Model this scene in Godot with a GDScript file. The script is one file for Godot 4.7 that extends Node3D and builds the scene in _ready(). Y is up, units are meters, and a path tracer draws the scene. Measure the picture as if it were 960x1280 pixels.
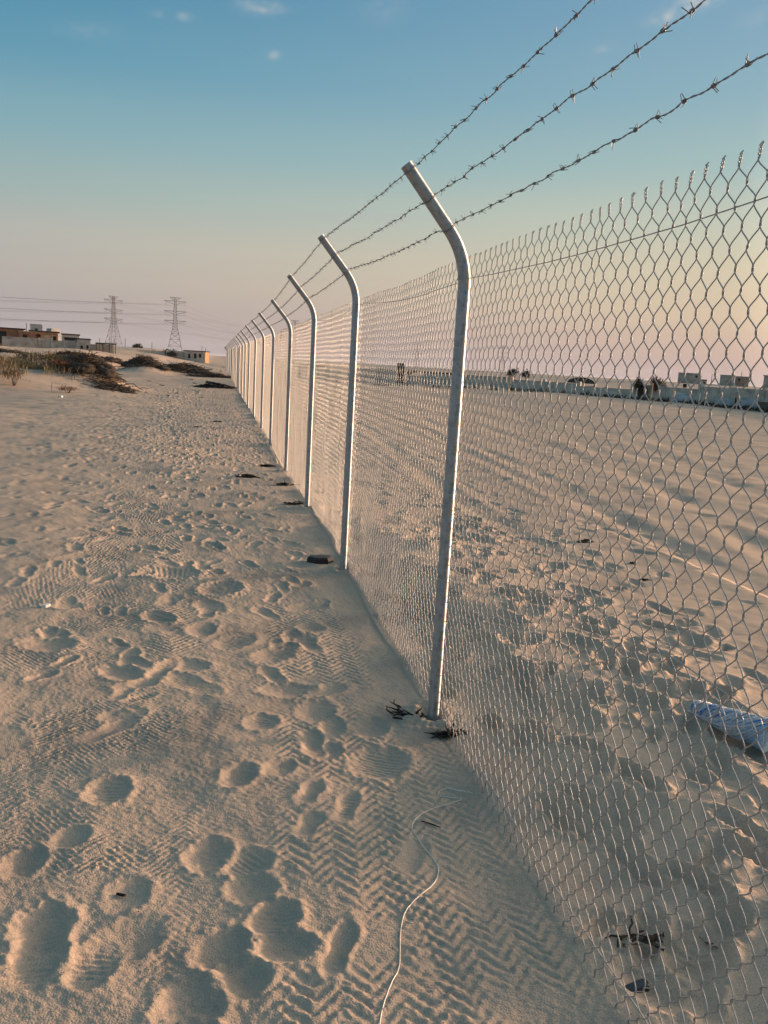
extends Node3D
# A chain-link fence with a barbed-wire top running over desert sand at dusk.
# The fence stands in the plane x = 0 and runs towards -z; the path is on its -x side.

const POST_Z := [-0.72, -3.292, -5.839, -8.411, -11.497, -14.938, -18.112, -21.770, -25.431, -29.035, -32.674, -36.236]
const MESH_X := 0.0320           # the netting hangs on the far side of the posts
const CELL := 0.061              # width of one diamond
const ROW := 0.082               # height of one diamond
const POST_H := 2.05             # where post and arm meet
const ARM := Vector2(-0.2743, 0.3246)

var rng := RandomNumberGenerator.new()
var mats := {}
var used := {}
var gx := PackedFloat64Array()
var gz := PackedFloat64Array()
var gh := PackedFloat32Array()
var n_big := FastNoiseLite.new()
var n_mid := FastNoiseLite.new()
var n_fine := FastNoiseLite.new()
var n_edge := FastNoiseLite.new()
var n_crumb := FastNoiseLite.new()


# ---------------------------------------------------------------- geometry
class Geo:
	var v := PackedVector3Array()
	var n := PackedVector3Array()
	var i := PackedInt32Array()
	var uv := PackedVector2Array()   # along and round a tube; used only where every vertex has one

	func quad(a: Vector3, b: Vector3, c: Vector3, d: Vector3) -> void:   # clockwise seen from its front
		var k := v.size()
		var m := (c - a).cross(b - a).normalized()
		v.append_array([a, b, c, d])
		n.append_array([m, m, m, m])
		i.append_array([k, k + 1, k + 2, k, k + 2, k + 3])

	func tri(a: Vector3, b: Vector3, c: Vector3) -> void:
		var k := v.size()
		var m := (c - a).cross(b - a).normalized()
		v.append_array([a, b, c])
		n.append_array([m, m, m])
		i.append_array([k, k + 1, k + 2])

	func box(c: Vector3, s: Vector3, b := Basis()) -> void:
		var x := b.x * s.x * 0.5
		var y := b.y * s.y * 0.5
		var z := b.z * s.z * 0.5
		for f in [[x, y, z], [-x, z, y], [y, z, x], [-y, x, z], [z, x, y], [-z, y, x]]:
			var o: Vector3 = c + f[0]
			quad(o - f[1] - f[2], o - f[1] + f[2], o + f[1] + f[2], o + f[1] - f[2])

	func chamfer(c: Vector3, s: Vector3, e: float, b := Basis()) -> void:   # a box whose edges are cut
		var h := s * 0.5
		var p := {}
		for a in 3:
			for sg in [-1, 1]:
				for k in 4:
					var q := Vector3()
					q[a] = h[a] * sg
					q[(a + 1) % 3] = (h[(a + 1) % 3] - e) * [-1, 1, 1, -1][k]
					q[(a + 2) % 3] = (h[(a + 2) % 3] - e) * [-1, -1, 1, 1][k]
					p[[a, sg, int(signf(q[(a + 1) % 3])), int(signf(q[(a + 2) % 3]))]] = c + b * q
		var out := func(q: Array) -> void:
			var m: Vector3 = (q[2] - q[0]).cross(q[1] - q[0])
			var mid := Vector3()
			for w in q:
				mid += w / float(q.size())
			if m.dot(mid - c) < 0.0:
				q.reverse()
			if q.size() == 4:
				quad(q[0], q[1], q[2], q[3])
			else:
				tri(q[0], q[1], q[2])
		for a in 3:
			for sg in [-1, 1]:
				out.call([p[[a, sg, -1, -1]], p[[a, sg, 1, -1]], p[[a, sg, 1, 1]], p[[a, sg, -1, 1]]])
				for sh in [-1, 1]:   # edge between face a and face a+1
					var a2 := (a + 1) % 3
					out.call([p[[a, sg, sh, -1]], p[[a, sg, sh, 1]], p[[a2, sh, 1, sg]], p[[a2, sh, -1, sg]]])
		for sx in [-1, 1]:
			for sy in [-1, 1]:
				for sz in [-1, 1]:
					out.call([p[[0, sx, sy, sz]], p[[1, sy, sz, sx]], p[[2, sz, sx, sy]]])

	func tube(p: PackedVector3Array, r: PackedFloat32Array, sides: int, cap := true) -> void:
		var k := v.size()
		var m := p.size()
		var u := Vector3()
		for q in m:
			var t := (p[mini(q + 1, m - 1)] - p[maxi(q - 1, 0)]).normalized()
			if q == 0:
				u = t.cross(Vector3.RIGHT if absf(t.x) < 0.8 else Vector3.UP).normalized()
			else:
				u = (u - t * u.dot(t)).normalized()
			var w := t.cross(u)
			var rad := r[mini(q, r.size() - 1)]
			for s in sides:
				var a := TAU * s / sides
				var d := u * cos(a) + w * sin(a)
				n.append(d)
				v.append(p[q] + d * rad)
				uv.append(Vector2(q * 0.1, float(s) / sides))
		for q in m - 1:
			for s in sides:
				var a0 := k + q * sides + s
				var a1 := k + q * sides + (s + 1) % sides
				i.append_array([a0, a0 + sides, a1, a1, a0 + sides, a1 + sides])
		if cap:
			for e in 2:
				var at := v.size()
				var q := 0 if e == 0 else m - 1
				var nn := (p[0] - p[1]).normalized() if e == 0 else (p[m - 1] - p[m - 2]).normalized()
				for s in sides:
					v.append(v[k + q * sides + s])
					n.append(nn)
				for s in range(1, sides - 1):
					if e == 0:
						i.append_array([at, at + s, at + s + 1])
					else:
						i.append_array([at, at + s + 1, at + s])

	func stick(a: Vector3, b: Vector3, r: float, sides := 3, r2 := -1.0) -> void:
		tube(PackedVector3Array([a, b]), PackedFloat32Array([r, r if r2 < 0.0 else r2]), sides, sides > 4)

	func blade(a: Vector3, dir: Vector3, l: float, w: float, droop: float) -> void:   # a narrow leaf of two bends
		var side := dir.cross(Vector3.UP)
		side = (side if side.length() > 0.05 else Vector3.RIGHT).normalized() * w
		var m := a + dir * l * 0.5
		var e := a + dir * l + Vector3(0, -droop * l, 0)
		quad(a - side * 0.6, m - side, m + side, a + side * 0.6)
		tri(m - side, e, m + side)

	func blob(c: Vector3, r: Vector3, lump: float, noise: FastNoiseLite, rings := 14, segs := 22, flat := -1.0) -> void:
		var k := v.size()
		for a in rings + 1:
			for b in segs + 1:
				var th := PI * a / rings
				var ph := TAU * (b % segs) / segs
				var d := Vector3(sin(th) * cos(ph), cos(th), sin(th) * sin(ph))
				var f := 1.0 + lump * noise.get_noise_3dv(c * 3.7 + d * 60.0 * 0.05 / maxf(noise.frequency, 0.001))
				var q := d * r * f
				q.y = maxf(q.y, flat * r.y)
				v.append(c + q)
				n.append(Vector3())
		for a in rings:
			for b in segs:
				var p := k + a * (segs + 1) + b
				for t in [[p, p + 1, p + segs + 1], [p + 1, p + segs + 2, p + segs + 1]]:
					i.append_array(t)
					var m: Vector3 = (v[t[2]] - v[t[0]]).cross(v[t[1]] - v[t[0]])
					for x in t:
						n[x] += m
		for a in rings + 1:
			var s0: Vector3 = n[k + a * (segs + 1)] + n[k + a * (segs + 1) + segs]
			n[k + a * (segs + 1)] = s0
			n[k + a * (segs + 1) + segs] = s0
		for q in range(k, v.size()):
			n[q] = n[q].normalized() if n[q].length() > 1e-12 else Vector3.UP

	func mesh() -> ArrayMesh:
		var arr := []
		arr.resize(Mesh.ARRAY_MAX)
		arr[Mesh.ARRAY_VERTEX] = v
		arr[Mesh.ARRAY_NORMAL] = n
		arr[Mesh.ARRAY_INDEX] = i
		if uv.size() == v.size():
			arr[Mesh.ARRAY_TEX_UV] = uv
		var m := ArrayMesh.new()
		m.add_surface_from_arrays(Mesh.PRIMITIVE_TRIANGLES, arr)
		return m


# ---------------------------------------------------------------- naming and placing
func numbered(called: String) -> String:
	var k: int = used.get(called, 0)
	used[called] = k + 1
	return called if k == 0 else "%s_%03d" % [called, k]


func tag(o: Node, label: String, category: String, group := "", kind := "") -> Node:
	if label:
		o.set_meta("label", label)
	if category:
		o.set_meta("category", category)
	if group:
		o.set_meta("group", group)
	if kind:
		o.set_meta("kind", kind)
	return o


func thing(called: String, label: String, category: String, at := Vector3(), turn := 0.0, group := "") -> Node3D:
	var o := Node3D.new()
	o.name = numbered(called)
	add_child(o)
	o.position = at
	o.rotation.y = turn
	tag(o, label, category, group)
	return o


func part(called: String, shape: Variant, m: Material, parent: Node) -> MeshInstance3D:
	var o := MeshInstance3D.new()
	o.name = numbered(called) if parent == self else called
	o.mesh = shape.mesh() if shape is Geo else shape
	o.material_override = m
	o.cast_shadow = GeometryInstance3D.SHADOW_CASTING_SETTING_ON
	if parent != self:
		var k := 0
		while parent.has_node(NodePath(String(o.name))):
			k += 1
			o.name = "%s_%03d" % [called, k]
	parent.add_child(o, true)
	return o


func lone(called: String, shape: Geo, m: Material, label: String, category: String, at := Vector3(), turn := 0.0, group := "") -> MeshInstance3D:
	var o := part(called, shape, m, self)
	o.position = at
	o.rotation.y = turn
	tag(o, label, category, group)
	return o


# ---------------------------------------------------------------- materials
func noise(freq: float, sd: int, oct := 4, kind := FastNoiseLite.TYPE_SIMPLEX_SMOOTH) -> FastNoiseLite:
	var f := FastNoiseLite.new()
	f.noise_type = kind
	f.frequency = freq
	f.seed = sd
	f.fractal_octaves = oct
	return f


func tex(freq: float, sd: int, size: int, ramp: Array, oct := 5, kind := FastNoiseLite.TYPE_SIMPLEX_SMOOTH) -> NoiseTexture2D:
	var t := NoiseTexture2D.new()
	t.width = size
	t.height = size
	t.seamless = true
	t.noise = noise(freq, sd, oct, kind)
	var g := Gradient.new()
	g.offsets = PackedFloat32Array(range(ramp.size()).map(func(k): return float(k) / (ramp.size() - 1)))
	g.colors = PackedColorArray(ramp.map(func(c): return c if c is Color else Color(c, c, c)))
	t.color_ramp = g
	return t


func lin(r: float, g: float, b: float) -> Color:
	return Color(r, g, b).linear_to_srgb()


func mat(called: String, color: Color, rough: float, metal := 0.0, t: Texture2D = null, scale := 1.0, bump := 0.0, bt: Texture2D = null) -> StandardMaterial3D:
	var m := StandardMaterial3D.new()
	m.resource_name = called
	m.albedo_color = color
	m.roughness = rough
	m.metallic = metal
	if t or bt:
		m.uv1_triplanar = true
		m.uv1_world_triplanar = true
		m.uv1_scale = Vector3.ONE * scale
	if t:
		m.albedo_texture = t
	if bump > 0.0:
		m.heightmap_enabled = true
		m.heightmap_scale = bump
		m.heightmap_texture = bt if bt else t
	mats[called] = m
	return m


func make_materials() -> void:
	var mottle := tex(0.012, 11, 512, [0.62, 0.86, 1.0])
	var speck := tex(0.06, 12, 512, [0.55, 0.85, 1.0], 4)
	var grain := tex(0.09, 13, 1024, [0.0, 0.5, 1.0], 4)
	# sand
	var sand := mat("sand", SAND, 0.95, 0.0, tex(0.11, 14, 1024, [0.72, 0.9, 1.0, 1.0], 5), 1.35, 0.16, grain)
	sand.metallic_specular = 0.25
	sand.detail_enabled = true
	sand.detail_blend_mode = BaseMaterial3D.BLEND_MODE_MUL
	sand.detail_albedo = tex(0.006, 15, 1024, [Color(0.80, 0.81, 0.82), Color(0.97, 0.96, 0.95), Color(1, 0.98, 0.95)], 6)
	sand.detail_uv_layer = BaseMaterial3D.DETAIL_UV_2
	sand.uv2_triplanar = true
	sand.uv2_world_triplanar = true
	sand.uv2_scale = Vector3.ONE * 0.21
	# metal
	var steel := mat("steel", Color(0.68, 0.695, 0.71), 0.46, 0.88, tex(0.02, 16, 512, [0.72, 0.9, 1.0, 0.86]), 3.0, 0.03, speck)
	steel.anisotropy_enabled = true   # drawn tube
	steel.anisotropy = 0.85
	mat("inside", Color(0.12, 0.12, 0.12), 0.8)  # dark colour for the shade within the pipe ends
	mat("wire", Color(0.80, 0.80, 0.80), 0.46, 0.6, speck, 9.0)
	mat("barb", Color(0.60, 0.62, 0.64), 0.45, 0.5, speck, 9.0)
	mat("loose", Color(0.86, 0.85, 0.82), 0.45, 0.3)
	mat("coil_blue", Color(0.30, 0.58, 0.93), 0.30, 0.0, speck, 4.0)
	mat("coil_light", Color(0.66, 0.84, 0.99), 0.30, 0.0, speck, 4.0)
	mat("coil_sheen", Color(0.93, 0.94, 0.95), 0.32, 0.0, speck, 4.0)  # white tone stands in for the sky mirrored on the blue wire
	mat("pylon", Color(0.36, 0.37, 0.39), 0.7, 0.3)
	# things
	mat("black_plastic", Color(0.10, 0.115, 0.135), 0.5, 0.0, speck, 6.0, 0.15)
	mat("blue_plastic", Color(0.13, 0.17, 0.235), 0.42, 0.0, speck, 6.0, 0.1)
	mat("white_scrap", Color(0.85, 0.85, 0.83), 0.8)
	mat("shell", lin(0.42, 0.36, 0.30), 0.8, 0.0, speck, 40.0)
	mat("stub", Color(0.05, 0.05, 0.05), 0.8)
	mat("char", lin(0.018, 0.016, 0.014), 0.9, 0.0, speck, 8.0)
	mat("twig", lin(0.055, 0.040, 0.028), 0.9, 0.0, speck, 10.0)
	mat("dead_leaf", lin(0.13, 0.075, 0.035), 0.85, 0.0, speck, 10.0)
	mat("brush", lin(0.105, 0.074, 0.052), 0.95, 0.0, speck, 1.2)
	mat("brush_core", lin(0.06, 0.046, 0.036), 1.0, 0.0, mottle, 0.9, 6.0)
	mat("rust_brush", lin(0.27, 0.12, 0.06), 0.95, 0.0, speck, 1.2)
	mat("straw", lin(0.44, 0.31, 0.15), 0.9, 0.0, mottle, 0.6)
	mat("tan_shrub", lin(0.33, 0.24, 0.15), 0.9, 0.0, mottle, 0.6)
	mat("green", lin(0.075, 0.082, 0.045), 0.9, 0.0, mottle, 0.6)
	mat("autumn", lin(0.20, 0.10, 0.045), 0.9, 0.0, mottle, 0.6)
	mat("dark_leaf", lin(0.045, 0.05, 0.035), 0.9, 0.0, mottle, 0.6)
	var blocks := tex(0.008, 18, 512, [0.66, 0.84, 0.95, 1.0])
	mat("concrete", lin(0.42, 0.38, 0.335), 0.95, 0.0, blocks, 0.23, 1.0, mottle)
	mat("pale_concrete", lin(0.46, 0.44, 0.41), 0.95, 0.0, blocks, 0.23)
	mat("grey_wall", lin(0.62, 0.53, 0.45), 0.95, 0.0, blocks, 0.3, 1.0, mottle)
	mat("brick", lin(0.36, 0.15, 0.085), 0.95, 0.0, blocks, 0.5)
	mat("ochre", lin(0.40, 0.25, 0.14), 0.95, 0.0, blocks, 0.5)
	mat("pink_wall", lin(0.36, 0.25, 0.20), 0.95, 0.0, blocks, 0.5)
	mat("roof", lin(0.035, 0.034, 0.035), 0.9, 0.0, blocks, 0.5)
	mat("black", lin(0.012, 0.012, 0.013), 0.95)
	mat("blue_sheet", lin(0.52, 0.58, 0.62), 0.6, 0.0, blocks, 0.6)
	mat("pale_sheet", lin(0.62, 0.65, 0.67), 0.6, 0.0, blocks, 0.6)
	mat("rust_sheet", lin(0.16, 0.125, 0.095), 0.8, 0.0, blocks, 0.6)
	mat("pole", lin(0.10, 0.085, 0.07), 0.9)
	mat("tan_post", lin(0.52, 0.34, 0.22), 0.85)
	mat("pale_post", lin(0.50, 0.48, 0.46), 0.85)


# ---------------------------------------------------------------- sky
func sky_picture() -> Image:
	var el := [0.0, 1.0, 2.5, 4.5, 7.0, 10.0, 13.5, 17.5, 22.0, 28.0, 40.0, 60.0, 90.0]
	var away := [[157, 153, 159], [163, 158, 161], [169, 163, 163], [177, 172, 166], [176, 178, 172], [152, 176, 176], [127, 169, 181], [92, 151, 176], [68, 136, 168], [66, 130, 162], [84, 136, 163], [107, 137, 152], [114, 136, 148]]
	var near := [[195, 167, 161], [204, 173, 161], [213, 183, 162], [220, 197, 167], [217, 203, 174], [200, 203, 184], [167, 191, 189], [145, 179, 192], [130, 168, 191], [114, 157, 184], [106, 148, 172], [110, 141, 159], [114, 136, 148]]
	var w := 2048
	var h := 1024
	var data := PackedFloat32Array()
	data.resize(w * h * 3)
	var ls := PackedColorArray()
	var ns := PackedColorArray()
	for k in el.size():
		ls.append(Color(away[k][0] / 255.0, away[k][1] / 255.0, away[k][2] / 255.0).srgb_to_linear())
		ns.append(Color(near[k][0] / 255.0, near[k][1] / 255.0, near[k][2] / 255.0).srgb_to_linear())
	var sun_az := rad_to_deg(atan2(SUN.x, -SUN.z))
	var sun_el := asin(SUN.normalized().y)
	# thin wisps of cloud: [azimuth, elevation, half width, half height, strength]
	var wisps := [[2.7, 21.1, 1.2, 0.28, 0.34], [1.4, 21.25, 0.8, 0.2, 0.24], [10.3, 21.6, 1.5, 0.7, 0.10], [28.1, 21.3, 0.9, 0.33, 0.42], [29.9, 22.0, 1.2, 0.40, 0.62], [24.6, 19.9, 0.8, 0.25, 0.15], [3.3, 18.7, 0.42, 0.2, 0.30], [-2.4, 20.1, 0.5, 0.18, 0.24], [-4.0, 20.0, 0.5, 0.16, 0.14], [-8.2, 18.5, 1.6, 0.35, 0.10], [33.5, 21.0, 1.2, 0.4, 0.10]]
	var cn := noise(0.9, 5, 4)
	for row in h / 2:
		var e := 90.0 - (row + 0.5) * 180.0 / h
		var k := 0
		while e > el[k + 1]:
			k += 1
		var f: float = smoothstep(0.0, 1.0, (e - el[k]) / (el[k + 1] - el[k])) * 0.35 + 0.65 * (e - el[k]) / (el[k + 1] - el[k])
		var cl := ls[k].lerp(ls[k + 1], f)
		var cr := ns[k].lerp(ns[k + 1], f)
		for col in w:
			var az := wrapf((col + 0.5) * 360.0 / w, -180.0, 180.0)   # the picture begins at -z
			var a := absf(wrapf(az - sun_az, -180.0, 180.0))
			var t := clampf((95.0 - a) / 55.0, -0.15, 1.25)
			var c := cl.lerp(cr, t)
			var glow := 0.0   # the aureole round the low sun, fading evenly with the angle from it
			if a < 46.0 and e < 56.0:
				var psi := rad_to_deg(acos(clampf(sin(deg_to_rad(e)) * sin(sun_el) + cos(deg_to_rad(e)) * cos(sun_el) * cos(deg_to_rad(a)), -1.0, 1.0)))
				glow = maxf(0.0, exp(-psi / 10.0) - exp(-4.4))
			c = c * (1.0 + 0.45 * smoothstep(96.0, 150.0, a) * exp(-e / 40.0))   # the sky opposite a low sun is lit by it
			c += Color(30.0, 22.0, 15.5) * glow * SKY_GLOW
			if e > 17.0 and e < 24.0 and az > -16.0 and az < 44.0:
				for q in wisps:
					var dx: float = (az - q[0]) / q[2]
					var dy: float = (e - q[1] - 0.12 * (az - q[0])) / q[3]
					var d := dx * dx + dy * dy
					if d < 4.0:
						var s: float = exp(-d * 1.1) * q[4] * clampf(0.75 + 1.5 * cn.get_noise_2d(az * 1.2, e * 3.2), 0.0, 1.6)
						c = c.lerp(Color(0.72, 0.66, 0.60), clampf(s * 1.0, 0.0, 0.6))
			var at := (row * w + col) * 3
			data[at] = c.r / EXPOSURE
			data[at + 1] = c.g / EXPOSURE
			data[at + 2] = c.b / EXPOSURE
	var last := (h / 2 - 1) * w * 3
	for row in range(h / 2, h):
		for col in w * 3:
			data[row * w * 3 + col] = data[last + col] * 0.6
	return Image.create_from_data(w, h, false, Image.FORMAT_RGBF, data.to_byte_array())


# ---------------------------------------------------------------- terrain
func bump(x: float, z: float, cx: float, cz: float, rx: float, rz: float, h: float) -> float:
	var a := (x - cx) / rx
	var b := (z - cz) / rz
	var d := a * a + b * b
	return h * exp(-d) if d < 7.0 else 0.0


const MOUNDS := [
	[-5.95, -33.6, 1.25, 1.5, 0.78], [-8.7, -34.5, 2.3, 2.2, 0.62], [-8.0, -31.6, 2.0, 1.6, 0.32], [-11.5, -32.0, 2.5, 2.6, 0.7],
	[-11.1, -61.5, 1.7, 2.0, 0.75], [-8.7, -63.8, 1.3, 2.0, 0.65], [-14.5, -58.0, 2.6, 3.0, 0.7],
	[-5.9, -59.0, 1.5, 2.2, 0.80], [-3.2, -61.0, 1.7, 2.2, 0.55], [-1.2, -60.0, 1.3, 1.8, 0.25],
	[-20.0, -75.0, 5.0, 5.0, 0.6], [-14.0, -82.0, 5.0, 5.0, 0.5],
	[0.1, -7.3, 1.1, 1.5, 0.055], [-0.05, -13.2, 1.2, 2.2, -0.09],
]


func base_h(x: float, z: float) -> float:
	var d := sqrt((x + 1.0) * (x + 1.0) + z * z)
	var h := 0.0
	h += n_big.get_noise_2d(x, z) * clampf(0.015 + d * 0.0035, 0.0, 0.30) * (1.0 if x < 0.0 else 0.55)
	h += n_mid.get_noise_2d(x * 1.0, z * 0.75) * (0.018 if x < 0.2 else 0.026 if x < 2.0 and z > -8.0 else 0.014) * clampf(1.3 - d * 0.02, 0.35, 1.0)
	# higher ground on the left, towards the settlement, and far off on the right
	h += 1.15 * smoothstep(-3.5, -17.0, x) * smoothstep(-36.0, -100.0, z)
	h += 0.28 * smoothstep(8.0, 20.0, x) * smoothstep(12.0, 45.0, d)
	h += 1.1 * smoothstep(45.0, 75.0, x) * smoothstep(60.0, 105.0, -z)
	h += 1.0 * smoothstep(-120.0, -190.0, z) * smoothstep(2.0, -12.0, x)
	# the ground beyond the netting is a step higher and turns its back to the low sun
	if x > -0.6 and x < 3.0 and z > -9.0:
		var edge := 0.48 + 0.30 * n_mid.get_noise_2d(z * 1.4, 40.0) + 0.10 * n_fine.get_noise_2d(z * 0.6, 9.0)
		h += STEP * smoothstep(edge - 0.45, edge + 0.25, x) * smoothstep(-9.0, -4.5, z) * (1.0 - 0.35 * smoothstep(0.9, 2.4, x))
	if absf(x - 0.05) < 0.4 and z > -40.0:   # sand drifted against the foot of the netting
		h += 0.030 * exp(-pow((x - 0.06) / 0.13, 2.0)) * clampf(0.5 + 1.6 * n_mid.get_noise_2d(z * 1.1, 200.0), 0.0, 1.4)
	if absf(x) < 0.4 and z < -3.0 and z > -16.0:   # sand heaped and scoured at the posts' feet
		for k in range(1, 6):
			var q: float = Vector2(x, z - POST_Z[k]).length()
			if q < 0.4:
				h += 0.030 * exp(-pow((q - 0.09) / 0.07, 2.0)) * (0.8 + 0.7 * n_fine.get_noise_2d(x * 2.0, z * 2.0)) - 0.012 * exp(-pow(q / 0.05, 2.0))
	for m in MOUNDS:
		if absf(x - m[0]) < 2.7 * m[2] and absf(z - m[1]) < 2.7 * m[3]:
			h += bump(x, z, m[0], m[1], m[2], m[3], m[4])
	return h


func lines() -> void:
	# the sheet's own grid: fine where people walk and drive beside the fence, wider towards the horizon
	var right := []
	var x := 1.5
	var s := 0.012
	while x < 2600.0:
		right.append(x)
		s = minf(s * (1.02 if s < 0.05 else 1.03 if s < 0.3 else 1.10), 150.0)
		x += s
	var left := []
	x = -2.0
	s = 0.007
	while x > -2600.0:
		left.append(x)
		s = minf(s * (1.018 if s < 0.06 else 1.08), 150.0)
		x -= s
	left.reverse()
	for q in left:
		gx.append(q)
	x = -1.9935
	while x < 1.494:
		gx.append(x)
		x += 0.0063 if x < 0.35 else 0.012
	for q in right:
		gx.append(q)
	var back := []
	var z := -1.1
	s = 0.010
	while z < 400.0:
		back.append(z)
		s *= 1.25
		z += s
	back.reverse()
	for q in back:
		gz.append(q)
	z = -1.109
	while z > -2900.0:
		gz.append(z)
		var d := -z
		z -= 0.0063 if d < 2.5 else d * 0.0026 if d < 5.0 else d * 0.0045 if d < 9.0 else d * 0.0085 if d < 45.0 else minf(d * 0.03, 150.0)


func low(a: PackedFloat64Array, q: float, falling: bool) -> int:
	var lo := 0
	var hi := a.size() - 1
	while hi - lo > 1:
		var m := (lo + hi) >> 1
		if (a[m] <= q) != falling:
			lo = m
		else:
			hi = m
	return lo


func ground(x: float, z: float) -> float:
	var a := low(gx, x, false)
	var b := low(gz, z, true)
	var w := gx.size()
	var fx := clampf((x - gx[a]) / (gx[a + 1] - gx[a]), 0.0, 1.0)
	var fz := clampf((z - gz[b]) / (gz[b + 1] - gz[b]), 0.0, 1.0)
	return lerpf(lerpf(gh[b * w + a], gh[b * w + a + 1], fx), lerpf(gh[(b + 1) * w + a], gh[(b + 1) * w + a + 1], fx), fz)


func on(x: float, z: float, up := 0.0) -> Vector3:
	return Vector3(x, ground(x, z) + up, z)


# a foot's hole: [x, z, half length, half width, turn (0 is along the fence), depth]
func footprints() -> Array:
	var f := []
	for p in [[-1.35, -2.81, 0.115, 0.092, 0.2, 0.034], [-0.88, -2.87, 0.11, 0.075, 0.4, 0.030], [-0.62, -2.73, 0.10, 0.06, 0.5, 0.026], [-0.50, -2.62, 0.13, 0.055, 0.35, 0.022],
			[-0.65, -2.52, 0.10, 0.06, 0.5, 0.022], [-0.99, -2.39, 0.11, 0.09, 0.3, 0.034], [-0.86, -2.33, 0.10, 0.085, 0.9, 0.032], [-0.86, -2.20, 0.09, 0.09, 0.2, 0.030],
			[-0.80, -2.05, 0.105, 0.085, 0.3, 0.038], [-0.78, -1.93, 0.08, 0.10, 0.1, 0.040], [-0.95, -1.94, 0.11, 0.09, 0.3, 0.036], [-0.90, -1.83, 0.09, 0.09, 0.6, 0.034],
			[-0.635, -1.90, 0.135, 0.05, 0.42, 0.030], [-1.43, -2.06, 0.17, 0.105, -0.1, 0.046], [-1.43, -1.93, 0.08, 0.10, 0.0, 0.020], [-1.28, -1.94, 0.11, 0.08, 0.2, 0.026], [-1.03, -1.75, 0.13, 0.10, 0.2, 0.036],
			[-1.55, -2.41, 0.10, 0.075, 0.3, 0.026], [-1.43, -2.53, 0.08, 0.07, 0.6, 0.022], [-0.77, -3.33, 0.10, 0.09, 0.4, 0.028], [-0.62, -3.68, 0.11, 0.17, 0.2, 0.030],
			[-0.94, -5.42, 0.22, 0.17, 0.2, 0.060], [-1.30, -5.86, 0.22, 0.26, 0.6, 0.055], [-1.39, -3.43, 0.08, 0.09, 0.4, 0.022], [-1.43, -3.93, 0.10, 0.15, 0.8, 0.030],
			[-1.85, -4.35, 0.14, 0.18, 0.5, 0.034], [-1.11, -4.02, 0.10, 0.14, 0.4, 0.028], [-0.59, -4.29, 0.10, 0.10, 0.4, 0.026], [-0.46, -3.27, 0.11, 0.07, 0.2, 0.026],
			[-0.29, -3.24, 0.12, 0.09, 0.4, 0.030], [-0.72, -2.92, 0.09, 0.07, 0.7, 0.020], [-0.32, -2.93, 0.16, 0.14, 0.5, 0.036], [-1.20, -2.02, 0.13, 0.10, 0.7, 0.020], [-1.22, -2.22, 0.10, 0.08, 0.2, 0.020],
			[-0.33, -2.30, 0.12, 0.06, 0.5, 0.014], [-0.52, -3.05, 0.10, 0.08, 0.5, 0.024], [-1.05, -1.62, 0.12, 0.1, 0.1, 0.03]]:
		f.append([p[0], p[1], p[2] * 0.82, p[3] * 0.82, p[4], p[5] * 0.47])
	# walks: [x, z at the start, end, drift per metre, depth]
	for t in [[-0.55, -3.2, -30.0, -0.035, 0.024], [-0.9, -4.2, -38.0, -0.055, 0.022], [-1.3, -5.0, -34.0, -0.07, 0.026], [-0.35, -3.6, -26.0, -0.015, 0.018], [-1.75, -4.6, -20.0, -0.09, 0.016], [-2.4, -6.0, -36.0, -0.05, 0.016], [-0.75, -6.0, -42.0, -0.10, 0.030], [-3.2, -8.0, -30.0, 0.06, 0.014],
			[0.55, -1.3, -8.0, -0.05, 0.040], [0.85, -1.5, -9.5, 0.02, 0.040], [1.25, -2.0, -12.0, 0.04, 0.034], [0.35, -1.35, -6.0, 0.03, 0.034], [1.9, -3.0, -16.0, 0.08, 0.022]]:
		var z: float = t[1]
		var side := 1.0
		var x0: float = t[0]
		while z > t[2]:
			var step := rng.randf_range(0.42, 0.74)
			z -= step
			x0 += t[3] * step + rng.randfn() * 0.035
			side = -side
			var big := rng.randf_range(0.85, 1.2) * (1.0 + clampf((-z - 9.0) * 0.015, 0.0, 0.5))
			f.append([x0 + side * rng.randf_range(0.05, 0.11), z, 0.125 * big, rng.randf_range(0.050, 0.066) * big, side * 0.18 + t[3] + rng.randfn() * 0.18, t[4] * (0.68 if t[0] < 0.0 else 1.0) * rng.randf_range(0.6, 1.15)])
			if rng.randf() < 0.3:   # a scuff beside the print
				f.append([f[-1][0] + rng.randfn() * 0.08, z + rng.randfn() * 0.1, 0.08 * big, 0.07 * big, rng.randf() * 3.0, t[4] * 0.6])
	# trodden bands: [count, x from, x to, z from, z to, depth]
	for b in [[24, -1.9, -0.25, -3.1, -5.2, 0.012], [45, -2.3, -0.25, -4.4, -8.5, 0.016], [30, -3.6, -1.8, -4.0, -9.0, 0.010], [70, -4.0, -0.2, -8.0, -16.0, 0.016], [80, -6.0, -0.3, -15.0, -30.0, 0.024], [50, -6.5, -1.0, -30.0, -44.0, 0.05],
			[85, 0.1, 1.5, -1.3, -4.2, 0.036], [110, 0.1, 1.9, -3.5, -8.0, 0.036], [70, 1.2, 3.4, -2.4, -8.0, 0.022], [80, 0.2, 5.0, -8.0, -16.0, 0.026], [120, 1.5, 14.0, -12.0, -34.0, 0.045]]:
		for k in b[0]:
			var big: float = rng.randf_range(0.6, 1.3)
			var wide: float = 1.0 + clampf((-b[3] - 8.0) * 0.03, 0.0, 1.0)
			f.append([rng.randf_range(b[1], b[2]), rng.randf_range(b[4], b[3]), 0.115 * big * wide, rng.randf_range(0.045, 0.08) * big * wide, rng.randf_range(-0.9, 1.2), b[5] * rng.randf_range(0.4, 1.15)])
	return f


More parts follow.
